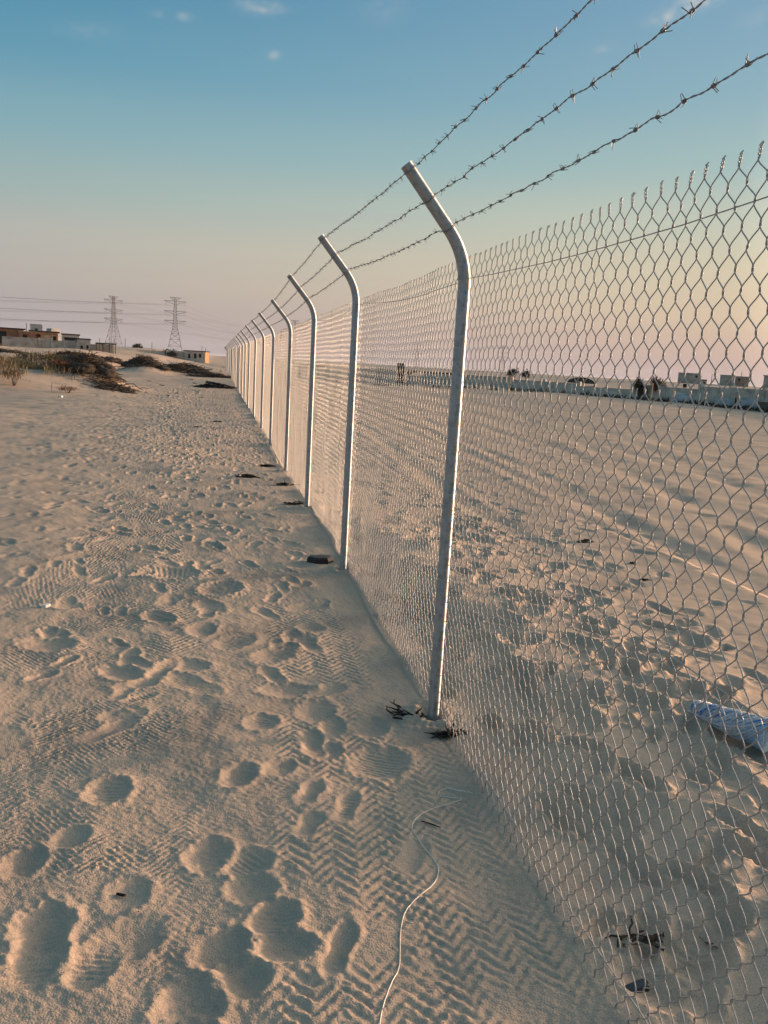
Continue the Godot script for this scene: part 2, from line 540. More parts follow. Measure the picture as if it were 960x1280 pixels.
# tyre tracks: [x at z = 0, drift per metre, half width, near z, far z, bar spacing, zigzag width, depth]
const TRACKS := [
	[-0.66, -0.05, 0.28, -1.2, -5.6, 0.052, 0.15, 0.0085], [-0.14, 0.03, 0.25, -1.2, -3.2, 0.050, 0.13, 0.0085],
	[-1.62, -0.05, 0.34, -2.05, -4.6, 0.027, 0.46, 0.0050], [-1.20, 0.02, 0.24, -1.7, -4.3, 0.030, 0.24, 0.0055], [-2.15, -0.06, 0.45, -3.0, -9.0, 0.032, 0.60, 0.0060],
	[-1.10, 0.05, 0.28, -4.0, -8.0, 0.045, 0.3, 0.007], [-1.75, 0.02, 0.3, -6.0, -10.0, 0.06, 0.3, 0.005],
]


# pairs of wheel ruts: [x at z = -5, drift, curve, half width, depth]
const RUTS := [[2.6, 0.04, 0.0006, 0.16, 0.030], [3.9, 0.10, 0.0010, 0.17, 0.034], [5.4, 0.16, 0.0, 0.20, 0.040], [4.6, 0.30, -0.0012, 0.22, 0.040], [7.4, 0.24, 0.0018, 0.26, 0.046], [9.8, 0.36, 0.0, 0.34, 0.055], [12.5, 0.50, -0.002, 0.40, 0.06]]


func make_ground() -> void:
	lines()
	var w := gx.size()
	var d := gz.size()
	gh.resize(w * d)
	for b in d:
		var z := gz[b]
		for a in w:
			gh[b * w + a] = base_h(gx[a], z)
	# what is pressed into the sand
	var dent := PackedFloat32Array()
	dent.resize(w * d)
	var worn := PackedFloat32Array()
	worn.resize(w * d)
	for f in footprints():
		var reach: float = maxf(f[2], f[3]) * 1.75
		var a0 := low(gx, f[0] - reach, false)
		var a1 := low(gx, f[0] + reach, false) + 1
		var b0 := low(gz, f[1] + reach, true)
		var b1 := low(gz, f[1] - reach, true) + 1
		var ct := cos(f[4])
		var sn := sin(f[4])
		var odd := rng.randf() * 50.0
		var waist: float = 0.30 if f[2] > f[3] * 1.6 else 0.0
		var sole: bool = rng.randf() < 0.3 and f[1] > -6.0
		for b in range(b0, b1 + 1):
			for a in range(a0, a1 + 1):
				var px: float = gx[a] - f[0]
				var pz: float = gz[b] - f[1]
				var l: float = (px * sn - pz * ct) / f[2]
				var s: float = (px * ct + pz * sn) / f[3]
				s /= 1.0 - waist * exp(-pow((l + 0.15) / 0.38, 2.0))
				var r := sqrt(l * l + s * s)
				if r > 1.7:
					continue
				r *= 1.0 + 0.035 * n_crumb.get_noise_2d(gx[a] * 0.8 + odd, gz[b] * 0.8) + 0.09 * n_edge.get_noise_2d(gx[a] * 1.0 + odd, gz[b])
				var h := 0.0
				var q := r / 1.12
				if q < 1.0:
					var bowl := 1.0 - q * q
					h = -f[5] * bowl * (0.55 + 0.45 * bowl) * (1.0 + 0.25 * l)
					h += f[5] * 0.11 * n_edge.get_noise_2d(gx[a] * 2.0, gz[b] * 2.0 + odd) * bowl
					if sole and r < 0.85:   # the bars of a sole
						h += 0.0022 * sin(l * f[2] * 300.0 + absf(s) * 2.5) * smoothstep(0.85, 0.6, r)
				var rim := (r - 1.14) / 0.24
				h += f[5] * 0.36 * exp(-rim * rim) * (0.8 + 0.35 * s / maxf(r, 0.1) + 0.6 * n_edge.get_noise_2d(gx[a] * 1.1, gz[b] * 1.1 + odd) + 0.5 * n_crumb.get_noise_2d(gx[a] * 0.7, gz[b] * 0.7))
				var k := b * w + a
				dent[k] = lerpf(dent[k], 0.0, clampf(1.25 - r, 0.0, 0.75)) + h
				worn[k] = maxf(worn[k], clampf(2.1 - r * 1.3, 0.0, 1.0))
	for b in d:
		var z := gz[b]
		if z < -46.0 or z > 0.0:
			continue
		# crumbs, scuffs and the marks of tyres
		for a in w:
			var x := gx[a]
			if x < -14.0 or x > 16.0:
				continue
			var k := b * w + a
			var calm := 1.0 - 0.75 * worn[k]
			var h := n_fine.get_noise_2d(x, z * 0.8) * 0.0042 * (0.5 + 0.5 * calm)
			if z > -12.0:
				var e := n_edge.get_noise_2d(x * 2.2, z * 2.2)
				h += (absf(e) - 0.3) * 0.0030 * calm
				if z > -6.0:
					h += n_crumb.get_noise_2d(x, z) * 0.0011
				for t in TRACKS:
					if z > t[3] or z < t[4]:
						continue
					var u: float = x - t[0] - t[1] * z - 0.05 * sin(z * 1.3)
					if absf(u) > t[2]:
						continue
					var m: float = smoothstep(t[2], t[2] * 0.75, absf(u)) * smoothstep(t[3], t[3] - 0.3, z) * smoothstep(t[4], t[4] + 0.5, z)
					m *= clampf(0.62 + 2.0 * n_mid.get_noise_2d(x * 1.5 + 31.0, z * 1.5), 0.05, 1.0) * (1.0 - worn[k])
					if m < 0.02:
						continue
					var zig: float = absf(fposmod(u / t[6] + 0.25, 1.0) - 0.5) * t[6] * 1.1
					var ph: float = fposmod((z + zig + 0.012 * e + 0.014 * n_mid.get_noise_2d(x * 3.0, z * 3.0)) / t[5], 1.0)
					h += m * t[7] * (0.56 + 0.6 * e) * (smoothstep(0.0, 0.22, ph) * smoothstep(0.9, 0.4, ph) - 0.45)
			else:
				h += n_edge.get_noise_2d(x * 0.9, z * 0.6) * 0.006
			# long wheel ruts on the open ground on the right
			if x > 1.3 and z < -4.5:
				var edge_in := smoothstep(1.3, 2.2, x) * smoothstep(-4.5, -6.5, z) * smoothstep(-46.0, -36.0, z)
				for t in RUTS:
					var u: float = x - t[0] + t[1] * (z + 5.0) - t[2] * (z + 5.0) * (z + 5.0) - 0.10 * sin(z * 0.33 + t[0] * 3.0)
					for side in [-0.75, 0.75]:
						var q: float = (u - side) / t[3]
						if absf(q) < 3.0:
							h += edge_in * t[4] * 0.46 * (-exp(-q * q) + 0.65 * exp(-(absf(q) - 1.5) * (absf(q) - 1.5) * 3.0)) * (0.75 + 0.7 * n_mid.get_noise_2d(x * 0.8, z * 0.8))
			gh[k] += h + dent[k]
	var v := PackedVector3Array()
	var n := PackedVector3Array()
	v.resize(w * d)
	n.resize(w * d)
	for b in d:
		var bm := maxi(b - 1, 0)
		var bp := mini(b + 1, d - 1)
		var iz := 1.0 / (gz[bp] - gz[bm])
		for a in w:
			var am := maxi(a - 1, 0)
			var ap := mini(a + 1, w - 1)
			var k := b * w + a
			v[k] = Vector3(gx[a], gh[k], gz[b])
			n[k] = Vector3(-(gh[b * w + ap] - gh[b * w + am]) / (gx[ap] - gx[am]), 1.0, -(gh[bp * w + a] - gh[bm * w + a]) * iz).normalized()
	var idx := PackedInt32Array()
	idx.resize((w - 1) * (d - 1) * 6)
	var c := 0
	for b in d - 1:      # z falls as b grows
		for a in w - 1:
			var k := b * w + a
			idx[c] = k
			idx[c + 1] = k + w
			idx[c + 2] = k + 1
			idx[c + 3] = k + 1
			idx[c + 4] = k + w
			idx[c + 5] = k + w + 1
			c += 6
	var arr := []
	arr.resize(Mesh.ARRAY_MAX)
	arr[Mesh.ARRAY_VERTEX] = v
	arr[Mesh.ARRAY_NORMAL] = n
	arr[Mesh.ARRAY_INDEX] = idx
	var m := ArrayMesh.new()
	m.add_surface_from_arrays(Mesh.PRIMITIVE_TRIANGLES, arr)
	tag(part("sand_ground", m, mats.sand, self), "", "", "", "structure")
	print("ground ", w, " x ", d)


# ---------------------------------------------------------------- the fence
func all_posts() -> Array:
	var z := POST_Z.duplicate()
	while z[-1] > -84.0:
		z.append(z[-1] - 3.62)
	return z


func post_shift(k: int) -> Vector2:   # how far the k-th post stands off the line, and up or down
	match k:
		1: return Vector2(0.004, -0.02)
		2: return Vector2(-0.022, 0.055)
		3: return Vector2(-0.02, 0.03)
		4: return Vector2(0.012, -0.01)
		5: return Vector2(0.01, -0.012)
	var r := RandomNumberGenerator.new()
	r.seed = 900 + k
	return Vector2(r.randf_range(-0.02, 0.02), r.randf_range(-0.02, 0.02))


func on_arm(k: int, z: float, f: float) -> Vector3:
	var s := post_shift(k)
	return Vector3(s.x + ARM.x * f, POST_H + s.y + ARM.y * f, z)


func make_post(fence: Node3D, k: int, z: float) -> void:
	var s := post_shift(k)
	var sides := 32 if k < 5 else 12
	var p := PackedVector3Array([Vector3(s.x, -0.45, z), Vector3(s.x, 0.5, z), Vector3(s.x, 1.2, z)])
	var dir := Vector3(ARM.x, ARM.y, 0).normalized()
	var corner := Vector3(s.x, POST_H + s.y, z)
	var c := 0.13
	for q in 11:   # the bend
		var t := q / 10.0
		var a := corner - Vector3(0, c * (1.0 - t), 0)
		var b := corner + dir * c * t
		p.append(a.lerp(b, t))
	p.append(corner + dir * 0.28)
	p.append(corner + dir * ARM.length())
	var g := Geo.new()
	g.tube(p, PackedFloat32Array([0.0262]), sides, false)
	var e := p[-1]
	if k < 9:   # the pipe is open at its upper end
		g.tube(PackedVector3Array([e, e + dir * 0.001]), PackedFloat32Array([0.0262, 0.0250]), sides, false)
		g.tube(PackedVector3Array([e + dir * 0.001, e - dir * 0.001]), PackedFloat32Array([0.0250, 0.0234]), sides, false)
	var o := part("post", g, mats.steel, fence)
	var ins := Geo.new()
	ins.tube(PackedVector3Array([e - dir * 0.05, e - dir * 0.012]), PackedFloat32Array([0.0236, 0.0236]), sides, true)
	part("mouth_shade", ins, mats.inside, o)  # a dark plug stands in for shade in the hollow pipe
	if k >= 1 and k < 7:   # wires that tie the netting and the barbed wire to the post
		for y in [0.16, 0.98, 1.93]:
			var t := PackedVector3Array()
			for q in 15:
				var a := TAU * q / 14.0
				t.append(Vector3(s.x + cos(a) * 0.0285 - 0.002, y + 0.008 * sin(a * 0.5 + k), z + sin(a) * 0.0285))
			t.append(t[-1] + Vector3(-0.012, 0.006, 0.012))
			var tg := Geo.new()
			tg.tube(t, PackedFloat32Array([0.0017]), 5)
			part("wire_tie", tg, mats.wire, o)
		for f in [0.30, 0.62, 0.94]:
			var at := on_arm(k, z, f)
			var t := PackedVector3Array()
			var out := Vector3(-dir.y, dir.x, 0)
			for q in 27:
				var a := TAU * q / 13.0 + 0.6
				t.append(at + out * cos(a) * 0.0276 + Vector3(0, 0, sin(a) * 0.0276) + dir * (q * 0.0003 - 0.004))
			t.append(t[-1] + out * 0.012 + Vector3(0, 0, 0.014))
			var tg := Geo.new()
			tg.tube(t, PackedFloat32Array([0.0014]), 5)
			part("wire_tie", tg, mats.barb, o)


# how the hanging netting strays from its plane: along the fence, up, and out of the plane
func stray(s: float, y: float, near: bool) -> Vector3:
	var ds := 0.016 * n_mid.get_noise_2d(s * 1.2, y * 1.5) + 0.007 * n_fine.get_noise_2d(s * 0.5, y * 0.5 + 7.0)
	var dx := 0.022 * n_mid.get_noise_2d(s * 0.8 + 55.0, y * 0.7) - 0.012 * smoothstep(0.5, 0.0, y)
	var dy := 0.006 * n_mid.get_noise_2d(s * 0.7, 77.0) + 0.005 * n_fine.get_noise_2d(s * 0.8, y * 0.6 + 31.0)
	for b in [[2.16, 0.020], [4.42, 0.022], [6.75, 0.018]]:   # joins where two lengths are woven together
		var q: float = (s - b[0]) / 0.05
		ds -= b[1] * q * exp(-q * q)
	return Vector3(ds, dy, dx)


func netting(s0: float, s1: float, per: int, sides: int, bend: bool, thick := 0.0015) -> Geo:
	var g := Geo.new()
	var w := CELL * 0.5
	var count := int(round((s1 - s0) / w))
	w = (s1 - s0) / count
	var y0 := 0.024
	var steps := 47
	var hs := (2.004 - y0) / steps
	var r := RandomNumberGenerator.new()
	r.seed = int(s0 * 1000.0)
	var from := int(round(s0 / (CELL * 0.5)))
	for k in count:
		var p := PackedVector3Array()
		var par := (k + from) & 1
		var dy := r.randf_range(-0.003, 0.003)
		var base := s0 + w * k
		# lower twisted end
		var right0 := par == 1
		var c0 := base + (w if right0 else 0.0)
		var hook := r.randf_range(-0.022, 0.022)
		if per > 2:
			for q in 4:
				var a := q * 1.9 + (0.0 if right0 else PI)
				var f := q / 3.0
				p.append(Vector3(c0 + 0.0021 * cos(a) + hook * (1.0 - f), y0 - 0.042 * (1.0 - f) - 0.004, 0.0021 * sin(a) + (1.0 - f) * hook * 0.7))
		else:
			p.append(Vector3(c0, y0 - 0.045, 0))
		var m := steps * per
		for q in m + 1:
			var th := PI * (float(q) / per + par)
			p.append(Vector3(base + w * (0.5 - 0.5 * (1.02 * cos(th) + 0.13 * (2.0 / PI * asin(cos(th))))), y0 + hs * q / per + dy, 0.0042 * sin(th)))
		# upper twisted end
		var right1 := (steps + par) % 2 == 1
		var c1 := base + (w if right1 else 0.0)
		var lean := r.randf_range(-0.010, 0.010) if right1 else 0.0
		if per > 2:
			for q in 9:
				var a := q * 1.0 + (0.0 if right1 else PI)
				p.append(Vector3(c1 + 0.0024 * cos(a) + 0.004 * sin(c1 * 300.0) * q / 8.0, y0 + hs * steps + 0.003 + 0.021 * q / 8.0, 0.0024 * sin(a)))
			p.append(p[-1] + Vector3(lean + (0.006 if right1 else -0.006), 0.006, 0.003))
		else:
			p.append(Vector3(c1, y0 + hs * steps + 0.026, 0))
		if bend:
			for q in p.size():
				var o := stray(p[q].x, p[q].y, true)
				p[q] = Vector3(MESH_X + p[q].z + o.z, p[q].y + o.y, -(p[q].x + o.x))
		else:
			for q in p.size():
				p[q] = Vector3(MESH_X + p[q].z, p[q].y, -p[q].x)
		# the rings of the wire, in a frame that keeps to the plane of the fence
		var at := g.v.size()
		var num := p.size()
		for q in num:
			var t := (p[mini(q + 1, num - 1)] - p[maxi(q - 1, 0)]).normalized()
			var u := (Vector3.RIGHT - t * t.x).normalized()
			var b := t.cross(u)
			for sd in sides:
				var a := TAU * sd / sides
				var nn := u * cos(a) + b * sin(a)
				g.n.append(nn)
				g.v.append(p[q] + nn * thick)
		for q in num - 1:
			for sd in sides:
				var a0 := at + q * sides + sd
				var a1 := at + q * sides + (sd + 1) % sides
				g.i.append(a0)
				g.i.append(a0 + sides)
				g.i.append(a1)
				g.i.append(a1)
				g.i.append(a0 + sides)
				g.i.append(a1 + sides)
	return g


func make_fence() -> void:
	var z := all_posts()
	var fence := thing("chain_link_fence", "long galvanised chain link fence with bent posts and three barbed wire strands across the sand", "fence")
	for k in range(0, z.size()):
		make_post(fence, k, z[k])
	# netting, one length per bay
	var far_cloth: ArrayMesh = null
	for k in z.size() - 1:
		var a: float = -z[k]
		var b: float = -z[k + 1]
		if k < 5:
			part("chain_link_netting", netting(a, b, [5, 5, 4, 3, 3][k], [5, 4, 3, 3, 3][k], true), mats.wire, fence)
		else:
			if far_cloth == null:
				far_cloth = netting(0.0, 3.62, 2, 3, false, 0.0012).mesh()
			var o := part("chain_link_netting", far_cloth, mats.wire, fence)
			o.position = Vector3(0, 0, -a)
			o.scale = Vector3(1, 1, (b - a) / 3.62)
	# straight line wires laced through the netting
	for y in [1.928, 0.955, 0.088]:
		var p := PackedVector3Array()
		for k in z.size() - 1:
			for q in 10:
				var f := q / 10.0
				var s: float = lerpf(-z[k], -z[k + 1], f)
				var o := stray(s, y, true)
				p.append(Vector3(MESH_X + 0.004 + o.z, y + 0.03 * (1.0 - 4.0 * f * (1.0 - f)) * (1.0 if y > 1.0 else 0.4) + (post_shift(k).y * (1.0 - f) + post_shift(k + 1).y * f) * 0.7, -s))
		var g := Geo.new()
		g.tube(p, PackedFloat32Array([0.0016]), 6)
		part("line_wire", g, mats.wire, fence)
	# barbed wire
	var kinds := []
	for q in 4:
		kinds.append(barb(100 + q).mesh())
	for st in 3:
		var f: float = [0.30, 0.62, 0.94][st]
		var g := Geo.new()
		var strand := PackedVector3Array()     # the middle of the strand, every 2 cm near by
		var ends := []
		for k in z.size() - 1:
			var a := on_arm(k, z[k], f)
			var b := on_arm(k + 1, z[k + 1], f)
			a += Vector3(0.019, 0.019, 0) * 1.1
			b += Vector3(0.019, 0.019, 0) * 1.1
			var l := a.distance_to(b)
			var many := int(l / 0.02) if k < 5 else 24
			for q in many:
				var t := q / float(many)
				var m := a.lerp(b, t)
				var s := -m.z
				m.y += -0.018 * 4.0 * t * (1.0 - t) * [1.0, 0.8, 0.55][st] + 0.0055 * n_fine.get_noise_2d(s * 1.1, st * 31.0) + 0.006 * n_mid.get_noise_2d(s * 2.6, st * 17.0)
				m.x += 0.006 * n_fine.get_noise_2d(s * 1.1, st * 31.0 + 90.0)
				strand.append(m)
			if k == 4:
				ends.append(strand.size())
		var near_n: int = ends[0]
		for h in 2:   # two wires twisted round each other
			var p := PackedVector3Array()
			var r := 0.0011
			for q in near_n - 1:
				for sub in 3:
					var m := strand[q].lerp(strand[q + 1], sub / 3.0)
					var a := -m.z * TAU / 0.052 + h * PI
					p.append(m + Vector3(cos(a), sin(a), 0) * 0.0012)
			g.tube(p, PackedFloat32Array([r]), 5)
		g.tube(strand.slice(near_n - 2), PackedFloat32Array([0.0020]), 4)
		var s2 := 0.75 + 0.03 * st
		var left := 100
		var body := part("barbed_wire", g, mats.barb, fence)
		var rest := Geo.new()
		while s2 < 58.0:
			s2 += rng.randf_range(0.092, 0.108)
			# find the strand at s2
			var lo := 0
			var hi := strand.size() - 1
			while hi - lo > 1:
				var m := (lo + hi) >> 1
				if -strand[m].z <= s2:
					lo = m
				else:
					hi = m
			var t := clampf((s2 + strand[lo].z) / (strand[lo].z - strand[hi].z), 0.0, 1.0)
			var c := strand[lo].lerp(strand[hi], t)
			var dir := (strand[hi] - strand[lo]).normalized()
			if left > 0:
				left -= 1
				var o := part("barb", kinds[rng.randi() % 4], mats.barb, body)
				o.transform = Transform3D(Basis.looking_at(dir, Vector3.UP) * Basis(Vector3.FORWARD, rng.randf() * TAU), c)
			else:
				for q in 2:
					var v := Vector3(rng.randf_range(-1, 1), rng.randf_range(-1, 1), rng.randf_range(-0.5, 0.5)).normalized() * 0.017
					rest.stick(c - v, c + v, 0.0014, 3)
				rest.stick(c - dir * 0.007, c + dir * 0.006, 0.0032, 4)
		tag(part("far_barbs", rest, mats.barb, body), "", "", "", "stuff")


func barb(sd: int) -> Geo:   # two short wires wound round the strand (which runs along z), four points
	var r := RandomNumberGenerator.new()
	r.seed = sd
	var g := Geo.new()
	for h in 2:
		var p := PackedVector3Array()
		var start := r.randf() * TAU
		var turns := 1.45 + r.randf() * 0.3
		var many := 16
		var first := Vector3(cos(start), sin(start), 0)
		var tang := Vector3(-sin(start), cos(start), 0)
		var zz := -0.0045 + 0.005 * h
		p.append(first * 0.0045 - tang * r.randf_range(0.010, 0.017) + first * r.randf_range(0.0, 0.006) + Vector3(0, 0, zz + r.randf_range(-0.006, 0.004)))
		for q in many + 1:
			var a := start + TAU * turns * q / many
			p.append(Vector3(cos(a) * 0.0036, sin(a) * 0.0036, zz + 0.0045 * q / many))
		var e := start + TAU * turns
		p.append(Vector3(cos(e) * 0.0045, sin(e) * 0.0045, zz + 0.0045) + Vector3(-sin(e), cos(e), 0) * r.randf_range(0.010, 0.017) + Vector3(0, 0, r.randf_range(-0.004, 0.006)))
		g.tube(p, PackedFloat32Array([0.00095]), 5)
	return g


# ---------------------------------------------------------------- small things on the sand
func loose_wire() -> void:
	var pts := [[-0.02, -2.63], [-0.061, -2.656], [-0.10, -2.69], [-0.135, -2.68], [-0.137, -2.652], [-0.10, -2.63], [-0.063, -2.616], [-0.12, -2.592], [-0.193, -2.57], [-0.245, -2.535], [-0.28, -2.495], [-0.297, -2.45], [-0.293, -2.408], [-0.283, -2.35], [-0.274, -2.301], [-0.264, -2.255], [-0.267, -2.214], [-0.283, -2.175], [-0.309, -2.138], [-0.35, -2.10], [-0.391, -2.062], [-0.42, -2.025], [-0.437, -1.99], [-0.457, -1.93], [-0.472, -1.866], [-0.488, -1.809], [-0.515, -1.765], [-0.54, -1.719], [-0.562, -1.67], [-0.578, -1.624], [-0.60, -1.55], [-0.66, -1.45], [-0.75, -1.38]]
	var p := PackedVector3Array()
	for k in pts.size() - 1:
		var a: Array = pts[maxi(k - 1, 0)]
		var b: Array = pts[k]
		var c: Array = pts[k + 1]
		var d: Array = pts[mini(k + 2, pts.size() - 1)]
		for q in 6:
			var m := Vector2(b[0], b[1]).cubic_interpolate(Vector2(c[0], c[1]), Vector2(a[0], a[1]), Vector2(d[0], d[1]), q / 6.0)
			p.append(Vector3(m.x, 0, m.y))
	var y := PackedFloat32Array()
	for q in p:
		y.append(ground(q.x, q.z))
	for k in p.size():   # it is springy: it spans the small hollows
		var top := -9.0
		var mean := 0.0
		for j in range(-8, 9):
			var h := y[clampi(k + j, 0, y.size() - 1)]
			mean += h / 17.0
			top = maxf(top, h - 0.00045 * j * j * 0.5)
		p[k].y = lerpf(mean, top, 0.45) + 0.0008 + 0.0025 * n_fine.get_noise_2d(k * 0.06, 3.0)
	var g := Geo.new()
	g.tube(p, PackedFloat32Array([0.0016]), 7)
	lone("loose_wire", g, mats.loose, "thin pale wire lying in loose curves on the sand before the netting", "wire")


func wire_coil() -> void:
	# a long coil of pale blue wire lying on the sand; its axis runs from the narrow end to the wide, open end
	var a := on(1.125, -3.00) + Vector3(0, 0.016, 0)
	var b := on(1.275, -2.60) + Vector3(0, 0.064, 0)
	var o := thing("wire_coil", "coil of shiny blue wire, its sky sheen coloured white, lying on the sand beyond the netting", "wire coil", Vector3(a.x, ground(a.x, a.z), a.z))
	a -= o.position
	b -= o.position
	var ax := (b - a).normalized()
	var sd := ax.cross(Vector3.UP).normalized()
	var up := sd.cross(ax)
	var r := RandomNumberGenerator.new()
	r.seed = 77
	# strands that run along the lower side and sweep up and over the coil
	var tones := [Geo.new(), Geo.new(), Geo.new()]
	for k in 300:
		var p := PackedVector3Array()
		var t_end := pow(r.randf(), 0.7) * 1.02
		var a0 := r.randf_range(-1.5, -0.2)
		var a1 := r.randf_range(2.4, 3.2)
		var lift := r.randf_range(-0.006, 0.004)
		var pw := r.randf_range(1.7, 3.0)
		for q in 20:
			var f := q / 19.0
			var ang := lerpf(a0, a1, pow(f, pw))
			var t := t_end * (1.0 - pow(1.0 - f, 1.35)) + 0.012 * sin(k * 1.7 + f * 4.0)
			var rad := lerpf(0.0335, 0.0885, clampf(t, 0.0, 1.0)) + lift + 0.0012 * sin(k * 3.0 + q * 0.9)
			var w := a.lerp(b, t) + sd * cos(ang) * rad * 1.1 + up * sin(ang) * rad * 0.86
			w.y = maxf(w.y, 0.003 - o.position.y + ground(o.position.x + w.x, o.position.z + w.z))
			p.append(w)
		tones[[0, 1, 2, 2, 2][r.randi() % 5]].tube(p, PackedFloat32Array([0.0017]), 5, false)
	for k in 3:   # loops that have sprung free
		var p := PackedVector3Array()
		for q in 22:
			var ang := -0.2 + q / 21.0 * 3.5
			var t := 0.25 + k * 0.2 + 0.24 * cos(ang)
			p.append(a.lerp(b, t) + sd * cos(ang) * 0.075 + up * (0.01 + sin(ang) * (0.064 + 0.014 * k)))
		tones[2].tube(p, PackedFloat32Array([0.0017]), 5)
	part("blue_strands", tones[0], mats.coil_blue, o)
	part("light_blue_strands", tones[1], mats.coil_light, o)
	part("sheen_strands", tones[2], mats.coil_sheen, o)  # these strands carry the sky sheen as plain white colour
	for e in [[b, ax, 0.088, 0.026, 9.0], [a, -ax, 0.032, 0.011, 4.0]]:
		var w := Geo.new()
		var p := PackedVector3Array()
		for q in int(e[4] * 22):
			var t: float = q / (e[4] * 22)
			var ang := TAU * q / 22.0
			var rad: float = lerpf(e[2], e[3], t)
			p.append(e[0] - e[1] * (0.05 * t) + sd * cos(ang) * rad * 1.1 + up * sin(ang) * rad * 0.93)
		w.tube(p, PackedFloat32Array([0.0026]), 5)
		part("end_winding", w, mats.coil_sheen, o)
	var core := Geo.new()
	core.tube(PackedVector3Array([a, a.lerp(b, 0.5), b - ax * 0.06]), PackedFloat32Array([0.022, 0.048, 0.070]), 24)
	part("core", core, mats.coil_light, o)


func slab(pts: Array, thick: float) -> Geo:   # a thin worn piece: an outline with a bent, rounded top
	var g := Geo.new()
	var n := pts.size()
	var mid := Vector2()
	for q in pts:
		mid += Vector2(q[0], q[1]) / n
	var top := []
	var rim := []
	var low_ring := []
	for q in pts:
		var d := Vector2(q[0], q[1]) - mid
		top.append(Vector3(mid.x + d.x * 0.86, thick, mid.y + d.y * 0.86))
		rim.append(Vector3(mid.x + d.x, thick * 0.7, mid.y + d.y))
		low_ring.append(Vector3(mid.x + d.x * 1.02, -0.01, mid.y + d.y * 1.02))
	var c := Vector3(mid.x, thick * 1.12, mid.y)
	for k in n:
		var j := (k + 1) % n
		g.tri(c, top[j], top[k])
		g.quad(top[k], top[j], rim[j], rim[k])
		g.quad(rim[k], rim[j], low_ring[j], low_ring[k])
	return g


func twig_mass(g: Geo, many: int, reach: Vector3, r0: float, r1: float, length: float, r: RandomNumberGenerator, rise := 0.5) -> void:
	for k in many:
		var c := Vector3(r.randfn(0, 0.42) * reach.x, 0, r.randfn(0, 0.42) * reach.z)
		c.y = r.randf() * reach.y * exp(-(c.x * c.x / (reach.x * reach.x) + c.z * c.z / (reach.z * reach.z)) * 1.3)
		var d := Vector3(r.randf_range(-1, 1), r.randf_range(-0.15, rise), r.randf_range(-1, 1)).normalized() * length * r.randf_range(0.5, 1.3)
		var p := PackedVector3Array([c - d * 0.5, c + Vector3(r.randf_range(-1, 1), r.randf_range(0, 1), r.randf_range(-1, 1)) * length * 0.12, c + d * 0.5])
		var rad := r.randf_range(r0, r1)
		g.tube(p, PackedFloat32Array([rad, rad * 0.85, rad * 0.4]), 4, false)


func scrap(called: String, label: String, x: float, z: float, l: float, turn: float, m: Material, sd: int, group := "", cat := "debris") -> void:
	# a flat heap of charred stalks and palm leaf
	var r := RandomNumberGenerator.new()
	r.seed = sd
	var o := thing(called, label, cat, on(x, z), turn, group)
	var g := Geo.new()
	twig_mass(g, 16 + int(l * 30), Vector3(l * 0.5, l * 0.10, l * 0.14), l * 0.012, l * 0.03, l * 0.36, r, 0.25)
	part("stalks", g, m, o)
	var f := Geo.new()
	for k in 22:
		var c := Vector3(r.randfn(0, 0.26) * l, r.randf() * l * 0.05, r.randfn(0, 0.07) * l)
		f.blade(c, Vector3(r.randf_range(-1, 1), r.randf_range(0, 0.25), r.randf_range(-0.5, 0.5)).normalized(), l * r.randf_range(0.2, 0.45), l * 0.02, 0.15)
	part("leaf_shreds", f, m, o)


